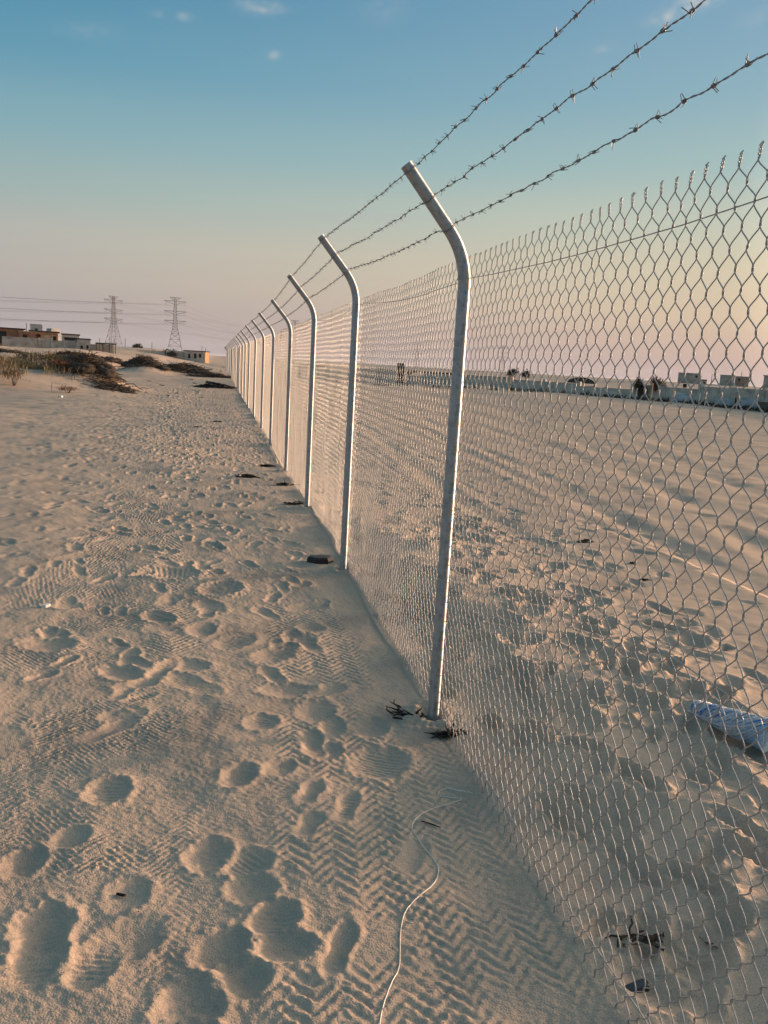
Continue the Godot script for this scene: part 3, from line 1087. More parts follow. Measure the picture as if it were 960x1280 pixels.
func small_things() -> void:
	loose_wire()
	wire_coil()
	var r := RandomNumberGenerator.new()
	r.seed = 5
	# blue-grey plastic strip and the dry twig, both just beyond the netting
	lone("plastic_strip", slab([[-0.040, -0.006], [-0.034, -0.013], [0.036, -0.016], [0.043, -0.009], [0.041, 0.006], [0.033, 0.013], [-0.026, 0.012], [-0.036, 0.006]], 0.012), mats.blue_plastic, "dark blue grey plastic strip half buried in sand below the dry twig", "plastic scrap", on(0.116, -1.653, 0.001), 0.22)
	var tw := thing("dry_twig", "dry forked twig with curled dead leaves on the sand behind the netting", "twig", on(0.182, -1.795), 0.0)
	var tg := Geo.new()
	for q in [[[-0.095, 0.002, -0.010], [-0.06, 0.012, -0.016], [-0.03, 0.014, -0.004], [0.0, 0.020, -0.002], [0.035, 0.016, 0.008], [0.065, 0.012, 0.012], [0.088, 0.002, 0.026]], [[-0.01, 0.016, -0.003], [-0.004, 0.028, -0.018], [0.010, 0.034, -0.028], [0.014, 0.042, -0.046]], [[0.02, 0.016, 0.004], [0.036, 0.010, 0.020], [0.05, 0.004, 0.028], [0.07, 0.0, 0.045]], [[-0.035, 0.014, -0.006], [-0.052, 0.014, 0.008], [-0.058, 0.006, 0.022]], [[0.0, 0.018, 0.0], [-0.012, 0.010, 0.02], [-0.03, 0.004, 0.032]]]:
		var p := PackedVector3Array()
		for w in q:
			p.append(Vector3(w[0], w[1], w[2]))
		tg.tube(p, PackedFloat32Array([0.0022, 0.0030, 0.0032, 0.0032, 0.0028, 0.0022, 0.0012]), 6)
	part("stem", tg, mats.twig, tw)
	var curls := []
	for k in 26:
		curls.append([r.randf_range(-0.05, 0.085), r.randf_range(0.004, 0.02), r.randf_range(-0.012, 0.022), r.randf_range(-0.9, 0.9) + (0.0 if r.randf() < 0.6 else PI), r.randf_range(0.018, 0.042)])
	for q in curls:
		var f := Geo.new()
		f.blade(Vector3(q[0], q[1], q[2]), Vector3(cos(q[3]), 0.15, -sin(q[3])).normalized(), q[4], r.randf_range(0.005, 0.011), r.randf_range(0.0, 0.4))
		part("dead_leaf", f, mats.dead_leaf if q[4] < 0.024 else mats.twig, tw)
	var lf := Geo.new()
	lf.blade(Vector3(0, 0.004, 0), Vector3(0.5, 0.25, 0.85).normalized(), 0.04, 0.007, 0.15)
	lf.stick(Vector3(0, 0.004, 0), Vector3(-0.012, 0.012, -0.02), 0.0009)
	lone("dead_leaf", lf, mats.dead_leaf, "single small red brown dead leaf right of the dry twig", "leaf", on(0.386, -1.761), 0.0)
	var st := Geo.new()
	st.tube(PackedVector3Array([Vector3(-0.016, 0.005, 0), Vector3(-0.004, 0.006, 0.001), Vector3(0.006, 0.006, 0), Vector3(0.014, 0.0075, 0.001)]), PackedFloat32Array([0.0036, 0.0045, 0.0042, 0.0038]), 10)
	lone("burnt_stub", st, mats.stub, "small burnt black stub lying in a shallow hollow, left foreground", "stub", on(-1.237, -2.222), -0.5)
	var ws := slab([[-0.03, 0.0], [-0.014, -0.022], [0.014, -0.018], [0.032, -0.006], [0.02, 0.016], [-0.008, 0.02]], 0.018)
	lone("white_scrap", ws, mats.white_scrap, "small crumpled white scrap on the sand at the left edge of the path", "litter", on(-1.99, -5.038), 0.6)
	var ws2 := slab([[-0.07, 0.0], [-0.03, -0.05], [0.04, -0.045], [0.075, 0.0], [0.03, 0.05], [-0.04, 0.04]], 0.05)
	lone("white_scrap", ws2, mats.white_scrap, "white scrap lying on bare sand far down the path before the brush heap", "litter", on(-5.7, -26.5), 0.2)
	var sk := Geo.new()
	sk.tube(PackedVector3Array([Vector3(-0.03, 0.004, -0.022), Vector3(0, 0.005, 0.002), Vector3(0.028, 0.003, 0.022)]), PackedFloat32Array([0.002, 0.0026, 0.0014]), 6)
	lone("short_stick", sk, mats.char, "short dark stick beside the bend of the loose pale wire", "stick", on(-0.222, -2.47), 0.0)
	# at the foot of the nearest post
	var ta := thing("dark_roots", "tangle of black roots poking from sand at the foot of the nearest post", "roots", on(-0.12, -3.33), 0.0)
	var tq := Geo.new()
	for k in 16:
		var q := []
		var at := Vector3(r.randfn() * 0.045, -0.004, r.randfn() * 0.025)
		var dir := Vector3(r.randf_range(-1, 1), r.randf_range(0.0, 0.5), r.randf_range(-0.6, 0.6)).normalized()
		for j in 6:
			q.append([at.x, at.y * 0.45, at.z])
			dir = (dir + Vector3(r.randfn(), r.randfn() - 0.35, r.randfn()) * 0.35).normalized()
			at += dir * r.randf_range(0.012, 0.026)
		var p := PackedVector3Array()
		for w in q:
			p.append(Vector3(w[0], w[1], w[2]))
		tq.tube(p, PackedFloat32Array([0.0045, 0.005, 0.004, 0.0034, 0.0025, 0.0014]), 6)
	part("roots", tq, mats.char, ta)
	scrap("charred_stalks", "flat strip of black charred stalks beyond the netting right of the nearest post", 0.03, -3.12, 0.20, 0.15, mats.char, 21)
	lone("black_slab", slab([[-0.10, -0.02], [-0.075, -0.07], [0.03, -0.085], [0.10, -0.05], [0.105, 0.02], [0.05, 0.06], [-0.05, 0.05]], 0.045), mats.black_plastic, "flat black slab of plastic on the path near the foot of the second post", "plastic scrap", on(-0.165, -6.10, 0.004), 0.1)
	# burnt leaf scraps farther along the fence
	scrap("charred_frond", "thin burnt palm frond lying across the path left of the fourth post", -0.58, -10.75, 0.36, 0.1, mats.char, 31)
	scrap("charred_frond", "black scraps heaped against the foot of the fourth post", -0.10, -10.15, 0.28, 0.3, mats.char, 32)
	scrap("charred_frond", "black scraps heaped against the foot of the fifth post", -0.22, -12.1, 0.30, 0.2, mats.char, 33)
	scrap("charred_frond", "thin dark stalks at the netting by the foot of the third post", -0.10, -8.7, 0.28, 0.2, mats.char, 34)
	scrap("charred_frond", "long black frond lying near the far end of the fence", -1.0, -41.0, 1.9, 0.05, mats.char, 35)
	scrap("charred_frond", "dark bit of frond on the open ground beyond the netting, topmost of three", 2.42, -6.81, 0.20, 0.2, mats.char, 36)
	scrap("charred_frond", "dark bit of frond on the open ground beyond the netting, middle of three", 2.45, -5.96, 0.10, 0.7, mats.char, 37)
	scrap("charred_frond", "dark bit of frond on the open ground beyond the netting, lowest of three", 2.25, -5.41, 0.11, 0.0, mats.char, 38)
	# shell bits and grit, far too small to count
	var grit := Geo.new()
	for k in 420:
		var gz0 := -1.3 - pow(r.randf(), 1.6) * 6.5
		var gx0 := r.randf_range(-1.0, 1.0) * (0.9 - gz0 * 0.32) - 0.75
		var sz := r.randf_range(0.0012, 0.0038)
		var c := on(gx0, gz0, sz * 0.3)
		var b := Basis(Vector3(r.randfn(), r.randfn(), r.randfn()).normalized(), r.randf() * TAU)
		var pts := [b * Vector3(sz, 0, 0), b * Vector3(-sz * 0.8, 0, 0), b * Vector3(0, sz * 0.6, 0), b * Vector3(0, -sz * 0.6, 0), b * Vector3(0, 0, sz * 0.8), b * Vector3(0, 0, -sz * 0.7)]
		for f in [[0, 2, 4], [4, 2, 1], [1, 2, 5], [5, 2, 0], [4, 3, 0], [1, 3, 4], [5, 3, 1], [0, 3, 5]]:
			grit.tri(c + pts[f[0]], c + pts[f[2]], c + pts[f[1]])
	tag(part("shell_grit", grit, mats.shell, self), "tiny shell bits and grit scattered over the near sand", "grit", "", "stuff")
	# many dark chips strewn on the far part of the path
	var where := ["beside the fence", "in the middle of the path", "on the left of the path"]
	for k in 14:
		var z := -pow(r.randf(), 0.8) * 40.0 - 14.0
		var x := -r.randf_range(0.2, 1.0) * (1.5 - z * 0.11)
		scrap("dark_chip", "small black chip of burnt stalk strewn on the far sand of the path", x, z, r.randf_range(0.12, 0.34), r.randf_range(-0.3, 0.3), mats.twig, 200 + k, "burnt chips strewn on the path")


# ---------------------------------------------------------------- plants and heaps
func heap(called: String, label: String, x: float, z: float, reach: Vector3, many: int, m: Material, sd: int, r0 := 0.008, length := 0.6) -> void:
	var r := RandomNumberGenerator.new()
	r.seed = sd
	var o := thing(called, label, "brush heap", on(x, z))
	var core := Geo.new()
	for k in 7:   # the packed mass inside, in uneven lumps
		var c := Vector3(r.randfn(0, 0.38) * reach.x, 0, r.randfn(0, 0.38) * reach.z)
		var f := exp(-(c.x * c.x / (reach.x * reach.x) + c.z * c.z / (reach.z * reach.z)))
		c.y = ground(x + c.x, z + c.z) - o.position.y
		core.blob(c, Vector3(reach.x * 0.42, reach.y * 0.55 * f, reach.z * 0.4), 0.55, n_fine, 12, 18, -0.3)
	part("packed_litter", core, mats.brush_core, o)
	var g := Geo.new()
	for k in many:
		var c := Vector3(r.randfn(0, 0.45) * reach.x, 0, r.randfn(0, 0.45) * reach.z)
		var f := exp(-(c.x * c.x / (reach.x * reach.x) + c.z * c.z / (reach.z * reach.z)) * 1.4)
		c.y = ground(x + c.x, z + c.z) - o.position.y + r.randf() * reach.y * 0.75 * f
		var d := Vector3(r.randf_range(-1, 1), r.randf_range(-0.35, 0.35), r.randf_range(-1, 1)).normalized() * length * r.randf_range(0.4, 1.3)
		var rad := r0 * r.randf_range(0.5, 1.6)
		g.tube(PackedVector3Array([c - d * 0.5, c + Vector3(0, length * r.randf_range(0.0, 0.12), 0), c + d * 0.5]), PackedFloat32Array([rad, rad, rad * 0.4]), 3, false)
	tag(part("dry_branches", g, m, o), "", "", "", "stuff")
	var f2 := Geo.new()
	for k in many * 2:
		var c := Vector3(r.randfn(0, 0.42) * reach.x, 0, r.randfn(0, 0.42) * reach.z)
		var f := exp(-(c.x * c.x / (reach.x * reach.x) + c.z * c.z / (reach.z * reach.z)) * 1.4)
		c.y = ground(x + c.x, z + c.z) - o.position.y + r.randf() * reach.y * 0.6 * f
		f2.blade(c, Vector3(r.randf_range(-1, 1), r.randf_range(-0.1, 0.5), r.randf_range(-1, 1)).normalized(), length * r.randf_range(0.2, 0.5), r0 * 1.6, 0.3)
	tag(part("dry_leaves", f2, m, o), "", "", "", "stuff")


func shrub(called: String, label: String, cat: String, at: Vector3, size: Vector3, blades: int, wide: float, m: Material, stem: Material, sd: int, group := "", core := true) -> void:
	var r := RandomNumberGenerator.new()
	r.seed = sd
	var o := thing(called, label, cat, at, 0.0, group)
	var s := Geo.new()
	for k in 9:
		var e := Vector3(r.randf_range(-0.7, 0.7) * size.x, size.y * r.randf_range(0.5, 0.9), r.randf_range(-0.7, 0.7) * size.z)
		s.tube(PackedVector3Array([Vector3(0, -0.1, 0), e * 0.5 + Vector3(0, size.y * 0.08, 0), e]), PackedFloat32Array([wide * 0.9, wide * 0.6, wide * 0.25]), 5, false)
	part("stems", s, stem, o)
	var g := Geo.new()
	var clumps := []
	for k in 12:
		var d := Vector3(r.randfn(), r.randfn() * 0.6 + 0.3, r.randfn()).normalized() * r.randf_range(0.35, 0.85)
		clumps.append(Vector3(d.x * size.x, size.y * (0.5 + 0.45 * d.y), d.z * size.z))
	for k in blades:
		var c: Vector3 = clumps[r.randi() % 12] + Vector3(r.randfn() * size.x, r.randfn() * size.y * 0.5, r.randfn() * size.z) * 0.2
		c.y = maxf(c.y, 0.0)
		var dir := (Vector3(r.randf_range(-1, 1), r.randf_range(-0.2, 1.0), r.randf_range(-1, 1)) + (c - Vector3(0, size.y * 0.2, 0)) / size.y * 0.6).normalized()
		g.blade(c, dir, size.y * r.randf_range(0.14, 0.34), wide, 0.15)
	part("foliage", g, m, o)


func plants() -> void:
	heap("brush_heap", "large dark brown heap of dry branches on a sand hump, left of path", -5.75, -33.3, Vector3(1.25, 0.62, 1.2), 520, mats.brush, 41, 0.011, 0.6)
	heap("brush_heap", "low reddish heap of dry branches sloping down to the path from the dark heap", -4.75, -31.9, Vector3(0.8, 0.22, 0.7), 260, mats.brush, 42, 0.010, 0.5)
	heap("brush_heap", "brush heap on a sand ridge behind, dark and rounded, right of the dark main heap", -5.9, -58.2, Vector3(1.5, 0.75, 1.1), 420, mats.brush, 43, 0.018, 0.8)
	heap("brush_heap", "long dark brush heap stretching right towards the far end of the fence", -3.2, -59.6, Vector3(1.7, 0.65, 1.0), 460, mats.brush, 44, 0.018, 0.9)
	heap("brush_heap", "thin tail of brush running from the long heap to the fence", -1.2, -57.5, Vector3(1.6, 0.22, 0.5), 260, mats.brush, 45, 0.016, 0.8)
	heap("brush_heap", "dark brush cap on the dune below the grey block wall, far left", -11.1, -61.3, Vector3(1.7, 0.3, 1.2), 330, mats.brush, 46, 0.016, 0.7)
	heap("brush_heap", "dark brush cap on the dune under the left pylon", -8.7, -63.6, Vector3(1.2, 0.35, 1.2), 300, mats.brush, 47, 0.016, 0.7)
	heap("brush_heap", "brush along the sand ridge at the left edge under the red hut", -15.6, -58.0, Vector3(2.2, 0.3, 1.0), 330, mats.brush, 48, 0.016, 0.7)
	heap("brush_heap", "black burnt brush at the left edge behind the yellow grass", -10.6, -36.5, Vector3(1.9, 0.5, 1.2), 380, mats.char, 49, 0.014, 0.6)
	# pale dry shrubs on the dune
	shrub("dry_shrub", "round tan dry shrub at the left edge, in front of the yellow grass", "shrub", on(-7.75, -29.6), Vector3(0.55, 0.62, 0.5), 900, 0.010, mats.tan_shrub, mats.twig, 51, "dry shrubs on the dune")
	shrub("dry_shrub", "brown dry shrub cut by the left edge of the picture", "shrub", on(-8.7, -30.6), Vector3(0.65, 0.75, 0.6), 900, 0.010, mats.tan_shrub, mats.twig, 52, "dry shrubs on the dune")
	shrub("dry_shrub", "straw coloured shrub on the dune crest between grass and dark heap", "shrub", on(-7.2, -33.4), Vector3(0.8, 0.62, 0.6), 900, 0.011, mats.straw, mats.twig, 53, "dry shrubs on the dune")
	shrub("dry_shrub", "olive shrub among the yellow grass on the dune crest", "shrub", on(-8.3, -34.2), Vector3(0.9, 0.6, 0.7), 900, 0.012, mats.green, mats.twig, 54, "dry shrubs on the dune")
	shrub("dry_shrub", "small rust coloured shrub low on the sand slope of the dune", "shrub", on(-5.9, -28.9), Vector3(0.35, 0.22, 0.3), 500, 0.009, mats.rust_brush, mats.twig, 55, "dry shrubs on the dune")
	shrub("dry_shrub", "rust coloured shrub where the dune grass meets the dark heap", "shrub", on(-6.7, -32.6), Vector3(0.6, 0.4, 0.5), 700, 0.010, mats.rust_brush, mats.twig, 56, "dry shrubs on the dune")
	var r := RandomNumberGenerator.new()
	r.seed = 8
	var g := Geo.new()
	for k in 5200:
		var x := -8.6 + r.randfn() * 1.3
		var z := -33.6 + r.randfn() * 1.0
		if n_mid.get_noise_2d(x * 0.7, z * 0.7) < -0.12:
			continue
		g.blade(on(x, z, -0.02), Vector3(r.randf_range(-0.5, 0.5), 1.0, r.randf_range(-0.5, 0.5)).normalized(), r.randf_range(0.2, 0.62), 0.008, 0.25)
	var gr := part("dry_grass", g, mats.straw, self)
	tag(gr, "dry yellow grass covering the dune at the left edge", "grass", "", "stuff")
	# trees and bushes in the distance
	shrub("far_bush", "round dark bush on the horizon between the two pylons", "bush", on(-19.2, -199.0, -0.9), Vector3(1.1, 2.0, 1.1), 700, 0.14, mats.dark_leaf, mats.pole, 61)
	shrub("far_bush", "dark dome shaped bush at the foot of the right pylon", "bush", on(-8.9, -149.0, -0.3), Vector3(1.35, 1.5, 1.2), 800, 0.12, mats.dark_leaf, mats.pole, 62)
	shrub("garden_tree", "dark green tree behind the far wall, left of the rust coloured one", "tree", on(27.45, -50.9), Vector3(0.45, 1.45, 0.45), 620, 0.03, mats.dark_leaf, mats.pole, 63)
	shrub("garden_tree", "rust coloured leafy tree behind the far wall, right of the dark green one", "tree", on(28.3, -50.2), Vector3(0.5, 1.55, 0.5), 620, 0.03, mats.autumn, mats.pole, 64)
	for q in [[655, 23.9, -66.0, 0.5, 0.9, 65, "small dark tree above the far grey wall, left of the arched shed"], [671, 25.3, -66.5, 0.35, 0.8, 66, "narrow dark tree above the far grey wall, beside a pole"], [500, 14.0, -69.0, 0.9, 0.35, 67, "low dark brush on the far skyline right of the black doorway"], [521, 15.6, -69.5, 1.1, 0.4, 68, "low dark brush on the far skyline above the grey wall, by the nearest post"]]:
		shrub("far_bush", q[6], "bush", on(q[1], q[2], 0.7), Vector3(q[3], q[4], q[3]), 400, 0.05, mats.dark_leaf, mats.pole, q[5])


# ---------------------------------------------------------------- buildings
# a thing at a base point; x runs along its front, z towards the viewer once turned
func facing(x: float, z: float) -> float:
	return atan2(-0.99 - x, -z)


func house(called: String, label: String, x: float, z: float, y: float, w: float, h: float, d: float, m: Material, roof_m: Material, eaves: float, holes: Array, turn := 0.0, group := "", cat := "house") -> Node3D:
	var o := thing(called, label, cat, Vector3(x, y, z), facing(x, z) + turn, group)
	# walls with real openings: the front is built round them, column by column
	var g := Geo.new()
	var t := 0.18
	var cuts := [-w / 2, w / 2]
	for q in holes:
		cuts.append(q[0] - q[2] / 2)
		cuts.append(q[0] + q[2] / 2)
	cuts.sort()
	for k in cuts.size() - 1:
		var a: float = cuts[k]
		var b: float = cuts[k + 1]
		if b - a < 0.01:
			continue
		var gap: Array = []
		for q in holes:
			if absf((a + b) / 2 - q[0]) < q[2] / 2:
				gap = q
		if gap.is_empty():
			g.box(Vector3((a + b) / 2, h / 2 - 0.4, d / 2 - t / 2), Vector3(b - a, h + 0.8, t))
		else:
			var lo: float = gap[1] - gap[3] / 2
			var hi: float = gap[1] + gap[3] / 2
			g.box(Vector3((a + b) / 2, lo / 2 - 0.4, d / 2 - t / 2), Vector3(b - a, lo + 0.8, t))
			g.box(Vector3((a + b) / 2, (hi + h) / 2, d / 2 - t / 2), Vector3(b - a, h - hi, t))
	for s in [-1, 1]:
		g.box(Vector3(s * (w / 2 - t / 2), h / 2 - 0.4, -t / 2), Vector3(t, h + 0.8, d - t))
	g.box(Vector3(0, h / 2 - 0.4, -d / 2 + t / 2), Vector3(w - 2 * t, h + 0.8, t))
	part("wall", g, m, o)
	var rf := Geo.new()
	rf.chamfer(Vector3(0, h + 0.075, 0), Vector3(w + eaves * 2, 0.15, d + eaves * 2), 0.03)
	part("roof", rf, roof_m, o)
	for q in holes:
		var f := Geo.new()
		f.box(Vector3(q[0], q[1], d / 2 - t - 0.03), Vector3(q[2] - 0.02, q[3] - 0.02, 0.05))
		part(q[4], f, mats.black if q.size() < 6 else mats[q[5]], o)  # by default a black board, painted as the unlit room behind
	return o


func wall(label: String, a: Vector2, b: Vector2, y: float, h: float, m: Material, step := 3.0, group := "", lean := 0.0, piers := true) -> Node3D:
	# a yard wall of panels between piers, with a coping
	var mid := (a + b) * 0.5
	var o := thing("yard_wall", label, "wall", Vector3(mid.x, y, mid.y), -atan2(b.y - a.y, b.x - a.x), group)
	var l := a.distance_to(b)
	var n := maxi(1, int(round(l / step)))
	var r := RandomNumberGenerator.new()
	r.seed = int(a.x * 31.0 + b.y * 17.0)
	for k in n:
		var g := Geo.new()
		var c := -l / 2 + (k + 0.5) * l / n
		var hh := h * r.randf_range(0.86, 1.07) + lean * (c / l)
		g.box(Vector3(c, hh / 2 - 0.5, 0), Vector3(l / n - (0.22 if piers else 0.0), hh + 1.0, 0.16))
		part("panel", g, m, o)
		var cp := Geo.new()
		cp.chamfer(Vector3(c, hh + 0.03, 0), Vector3(l / n - (0.224 if piers else 0.004), 0.06, 0.22), 0.015)
		part("coping", cp, m, o)
	if piers:
		for k in n + 1:
			var g := Geo.new()
			g.chamfer(Vector3(-l / 2 + k * l / n, (h + 0.12) / 2 - 0.5, 0), Vector3(0.22, h + 1.12, 0.26), 0.02)
			part("pier", g, m, o)
	return o


func stake(called: String, label: String, x: float, z: float, h: float, r0: float, m: Material, group: String, cat: String, lean := 0.0, y := -99.0) -> void:
	var g := Geo.new()
	g.tube(PackedVector3Array([Vector3(0, -0.4, 0), Vector3(lean * h * 0.5, h * 0.5, 0), Vector3(lean * h, h, 0.0)]), PackedFloat32Array([r0, r0 * 0.95, r0 * 0.85]), 8)
	lone(called, g, m, label, cat, Vector3(x, ground(x, z) if y < -90.0 else y, z), 0.0, group)


func settlement() -> void:
	# left: huts and walls on the higher ground
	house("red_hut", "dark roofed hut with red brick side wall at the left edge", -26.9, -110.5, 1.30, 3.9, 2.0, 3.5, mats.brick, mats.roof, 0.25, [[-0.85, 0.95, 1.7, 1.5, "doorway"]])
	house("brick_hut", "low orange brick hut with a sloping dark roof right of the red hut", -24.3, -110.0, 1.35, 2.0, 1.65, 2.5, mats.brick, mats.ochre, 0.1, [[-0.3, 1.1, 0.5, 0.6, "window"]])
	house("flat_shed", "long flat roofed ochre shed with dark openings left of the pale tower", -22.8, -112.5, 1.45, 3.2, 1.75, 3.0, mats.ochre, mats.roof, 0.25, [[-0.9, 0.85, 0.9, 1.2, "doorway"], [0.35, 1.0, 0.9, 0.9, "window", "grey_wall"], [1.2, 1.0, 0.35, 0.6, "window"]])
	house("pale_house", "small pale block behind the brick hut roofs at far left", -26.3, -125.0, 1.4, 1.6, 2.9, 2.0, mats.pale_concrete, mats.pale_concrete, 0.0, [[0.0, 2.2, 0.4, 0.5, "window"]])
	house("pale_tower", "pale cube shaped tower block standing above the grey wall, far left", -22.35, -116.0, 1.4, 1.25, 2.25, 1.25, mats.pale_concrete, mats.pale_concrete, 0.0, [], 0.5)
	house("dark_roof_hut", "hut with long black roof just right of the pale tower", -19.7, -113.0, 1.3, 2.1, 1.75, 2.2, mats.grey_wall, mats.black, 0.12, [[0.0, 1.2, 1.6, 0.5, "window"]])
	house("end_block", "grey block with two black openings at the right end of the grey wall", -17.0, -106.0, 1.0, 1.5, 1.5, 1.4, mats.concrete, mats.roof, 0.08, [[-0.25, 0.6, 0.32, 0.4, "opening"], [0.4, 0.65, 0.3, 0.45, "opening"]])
	wall("plain grey wall in front of the red hut at far left", Vector2(-25.3, -101.6), Vector2(-21.6, -102.4), 1.2, 1.05, mats.concrete, 4.0, "", 0.0, false)
	wall("long grey block wall below the pale tower and black roofed hut", Vector2(-21.9, -104.6), Vector2(-17.9, -105.6), 0.95, 1.35, mats.concrete, 1.3)
	wall("low weathered wall between the end block and the left pylon", Vector2(-17.6, -113.6), Vector2(-14.6, -114.2), 0.95, 1.2, mats.concrete, 1.0)
	wall("pale far wall running right from the left pylon to the far hut", Vector2(-14.6, -150.0), Vector2(-6.4, -152.0), 0.75, 1.05, mats.grey_wall, 2.6)
	var rl := Geo.new()
	rl.chamfer(Vector3(0, 1.28, 0), Vector3(2.6, 0.16, 0.8), 0.03)
	for k in 4:
		rl.box(Vector3(-1.2 + k * 0.8, 0.4, 0), Vector3(0.08, 1.6, 0.08))
	lone("open_shelter", rl, mats.roof, "thin dark roofed open shelter on posts beside the left pylon", "shelter", Vector3(-15.3, 0.95, -113.0), facing(-15.3, -113.0))
	var hut := house("far_hut", "far hut with flat black roof and end wall coloured sunlit near the fence end", -4.5, -150.0, 0.45, 3.7, 1.55, 3.0, mats.grey_wall, mats.black, 0.2, [[-1.0, 0.7, 0.5, 0.8, "window"], [0.1, 0.75, 0.5, 0.9, "doorway"], [0.95, 0.85, 0.5, 0.7, "window"]], -0.25)
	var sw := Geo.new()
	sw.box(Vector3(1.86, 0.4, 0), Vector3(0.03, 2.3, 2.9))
	part("sunlit_end", sw, mats.ochre, hut)  # ochre sheet puts the low sun's warmth into the wall colour
	wall("stepped grey yard wall left of the far hut", Vector2(-9.6, -148.5), Vector2(-6.5, -149.5), 0.75, 1.1, mats.grey_wall, 1.5)
	for q in [[-24.35, -109.5, 1.3, 2.85, 0.05, "tall thin pole rising beside the orange brick hut"], [-19.4, -106.5, 1.1, 1.75, 0.035, "short pole on the long grey block wall"], [-16.2, -113.5, 1.0, 1.9, 0.035, "pole at the left end of the open shelter"], [-14.9, -113.5, 1.0, 2.1, 0.035, "pole at the right end of the open shelter"], [-13.95, -110.0, 0.75, 2.2, 0.05, "dark pole standing before the left pylon"], [-21.0, -190.0, 2.0, 2.1, 0.07, "pole on the horizon left of the round bush"], [-14.5, -180.0, 2.0, 1.5, 0.07, "pole on the horizon right of the round bush"], [-3.6, -149.5, 2.0, 1.0, 0.05, "left one of the two pipes on the far hut roof"], [-3.0, -149.4, 2.0, 0.75, 0.05, "right one of the two pipes on the far hut roof"]]:
		stake("thin_pole", q[5], q[0], q[1], q[3], q[4], mats.pole, "poles of the left settlement", "pole", 0.02, q[2])
	# right: the wall across the open ground
	var pts := [Vector2(6.0, -72.0), Vector2(10.4, -69.0), Vector2(14.1, -66.6), Vector2(14.75, -66.2), Vector2(18.8, -63.6), Vector2(22.0, -61.2), Vector2(25.6, -56.5), Vector2(27.6, -51.9), Vector2(29.2, -46.5), Vector2(30.1, -41.5), Vector2(30.9, -36.0), Vector2(31.5, -29.0)]
	var names := ["far grey wall seen through netting left of the black doorway", "", "", "far grey wall seen through netting right of the black doorway", "far dark grey wall right of the nearest post, with vents", "far grey wall below the small dark trees", "far grey wall below the arched shed", "far grey wall left of the two garden trees", "far grey wall behind the blue panel and box house", "far grey wall at the right edge, left piece", "far grey wall at the right edge, last piece"]
	for k in pts.size() - 1:
		if names[k] == "":
			continue
		var m: Vector2 = (pts[k] + pts[k + 1]) * 0.5
		var y: float = ground(m.x, m.y)
		wall(names[k], pts[k], pts[k + 1], y, [1.1, 1.0, 1.0, 0.5, 0.85, 0.8, 0.55, 0.95, 1.1, 1.15, 1.15][k], mats.grey_wall, 2.4, "lengths of the far yard wall", 0.0, k != 4)
	wall("far grey wall running up to the left jamb of the black doorway", pts[1], pts[2] - Vector2(0.45, -0.3), ground(12.0, -68.0), 1.1, mats.grey_wall, 2.4)
	var dr := Geo.new()
	dr.chamfer(Vector3(0, 0.55, 0), Vector3(0.62, 2.2, 0.2), 0.02)
	var dn := Geo.new()
	for k in 3:
		dn.box(Vector3(-0.2 + 0.2 * k, 0.8, 0.115), Vector3(0.16, 1.5, 0.025))
	var gate := thing("black_gate", "narrow black gate in the far grey wall, seen through the netting", "gate", Vector3(14.1, ground(14.1, -66.6), -66.5), facing(14.1, -66.6))
	part("gate_frame", dr, mats.black, gate)
	part("gate_board", dn, mats.roof, gate)
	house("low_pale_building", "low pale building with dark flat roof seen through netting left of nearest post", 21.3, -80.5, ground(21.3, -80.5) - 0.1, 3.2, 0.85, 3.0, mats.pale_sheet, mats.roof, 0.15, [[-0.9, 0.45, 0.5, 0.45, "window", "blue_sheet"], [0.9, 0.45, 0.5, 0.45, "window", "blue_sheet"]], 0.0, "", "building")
	# arched shed
	var o := thing("arched_shed", "dark arched shed beyond the far wall, left of the garden trees", "shed", on(46.0, -99.5, -0.15), facing(46.0, -99.5))
	var g := Geo.new()
	for k in 12:
		var a0 := PI * k / 12.0
		var a1 := PI * (k + 1) / 12.0
		var p0 := Vector3(cos(a0) * 1.75, 0.55 + sin(a0) * 0.75, 0)
		var p1 := Vector3(cos(a1) * 1.75, 0.55 + sin(a1) * 0.75, 0)
		g.quad(p0 + Vector3(0, 0, 2), p1 + Vector3(0, 0, 2), p1 - Vector3(0, 0, 2), p0 - Vector3(0, 0, 2))
		g.tri(p0 + Vector3(0, 0, 1.9), Vector3(0, 0.55, 1.9), p1 + Vector3(0, 0, 1.9))
	part("arched_roof", g, mats.roof, o)
	var sw2 := Geo.new()
	for s in [-1, 1]:
		sw2.box(Vector3(s * 1.72, 0.0, 0), Vector3(0.08, 1.1, 4.0))
	part("side_wall", sw2, mats.grey_wall, o)
	# block houses above the wall
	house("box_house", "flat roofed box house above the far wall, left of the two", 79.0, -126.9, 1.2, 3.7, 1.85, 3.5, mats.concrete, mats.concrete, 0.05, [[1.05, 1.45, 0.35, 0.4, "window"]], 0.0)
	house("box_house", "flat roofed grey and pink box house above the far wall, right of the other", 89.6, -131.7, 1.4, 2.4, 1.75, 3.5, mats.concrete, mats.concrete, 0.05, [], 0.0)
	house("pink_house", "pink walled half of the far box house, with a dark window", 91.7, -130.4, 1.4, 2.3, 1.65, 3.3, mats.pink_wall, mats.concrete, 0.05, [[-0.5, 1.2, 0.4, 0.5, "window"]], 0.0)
	house("open_house", "unfinished box house with open upper floor at the right edge", 84.6, -112.5, 1.7, 2.9, 1.55, 3.0, mats.concrete, mats.concrete, 0.15, [[-0.7, 1.05, 0.9, 0.6, "opening", "pale_sheet"], [0.6, 1.05, 0.9, 0.6, "opening", "pale_sheet"]], 0.0)
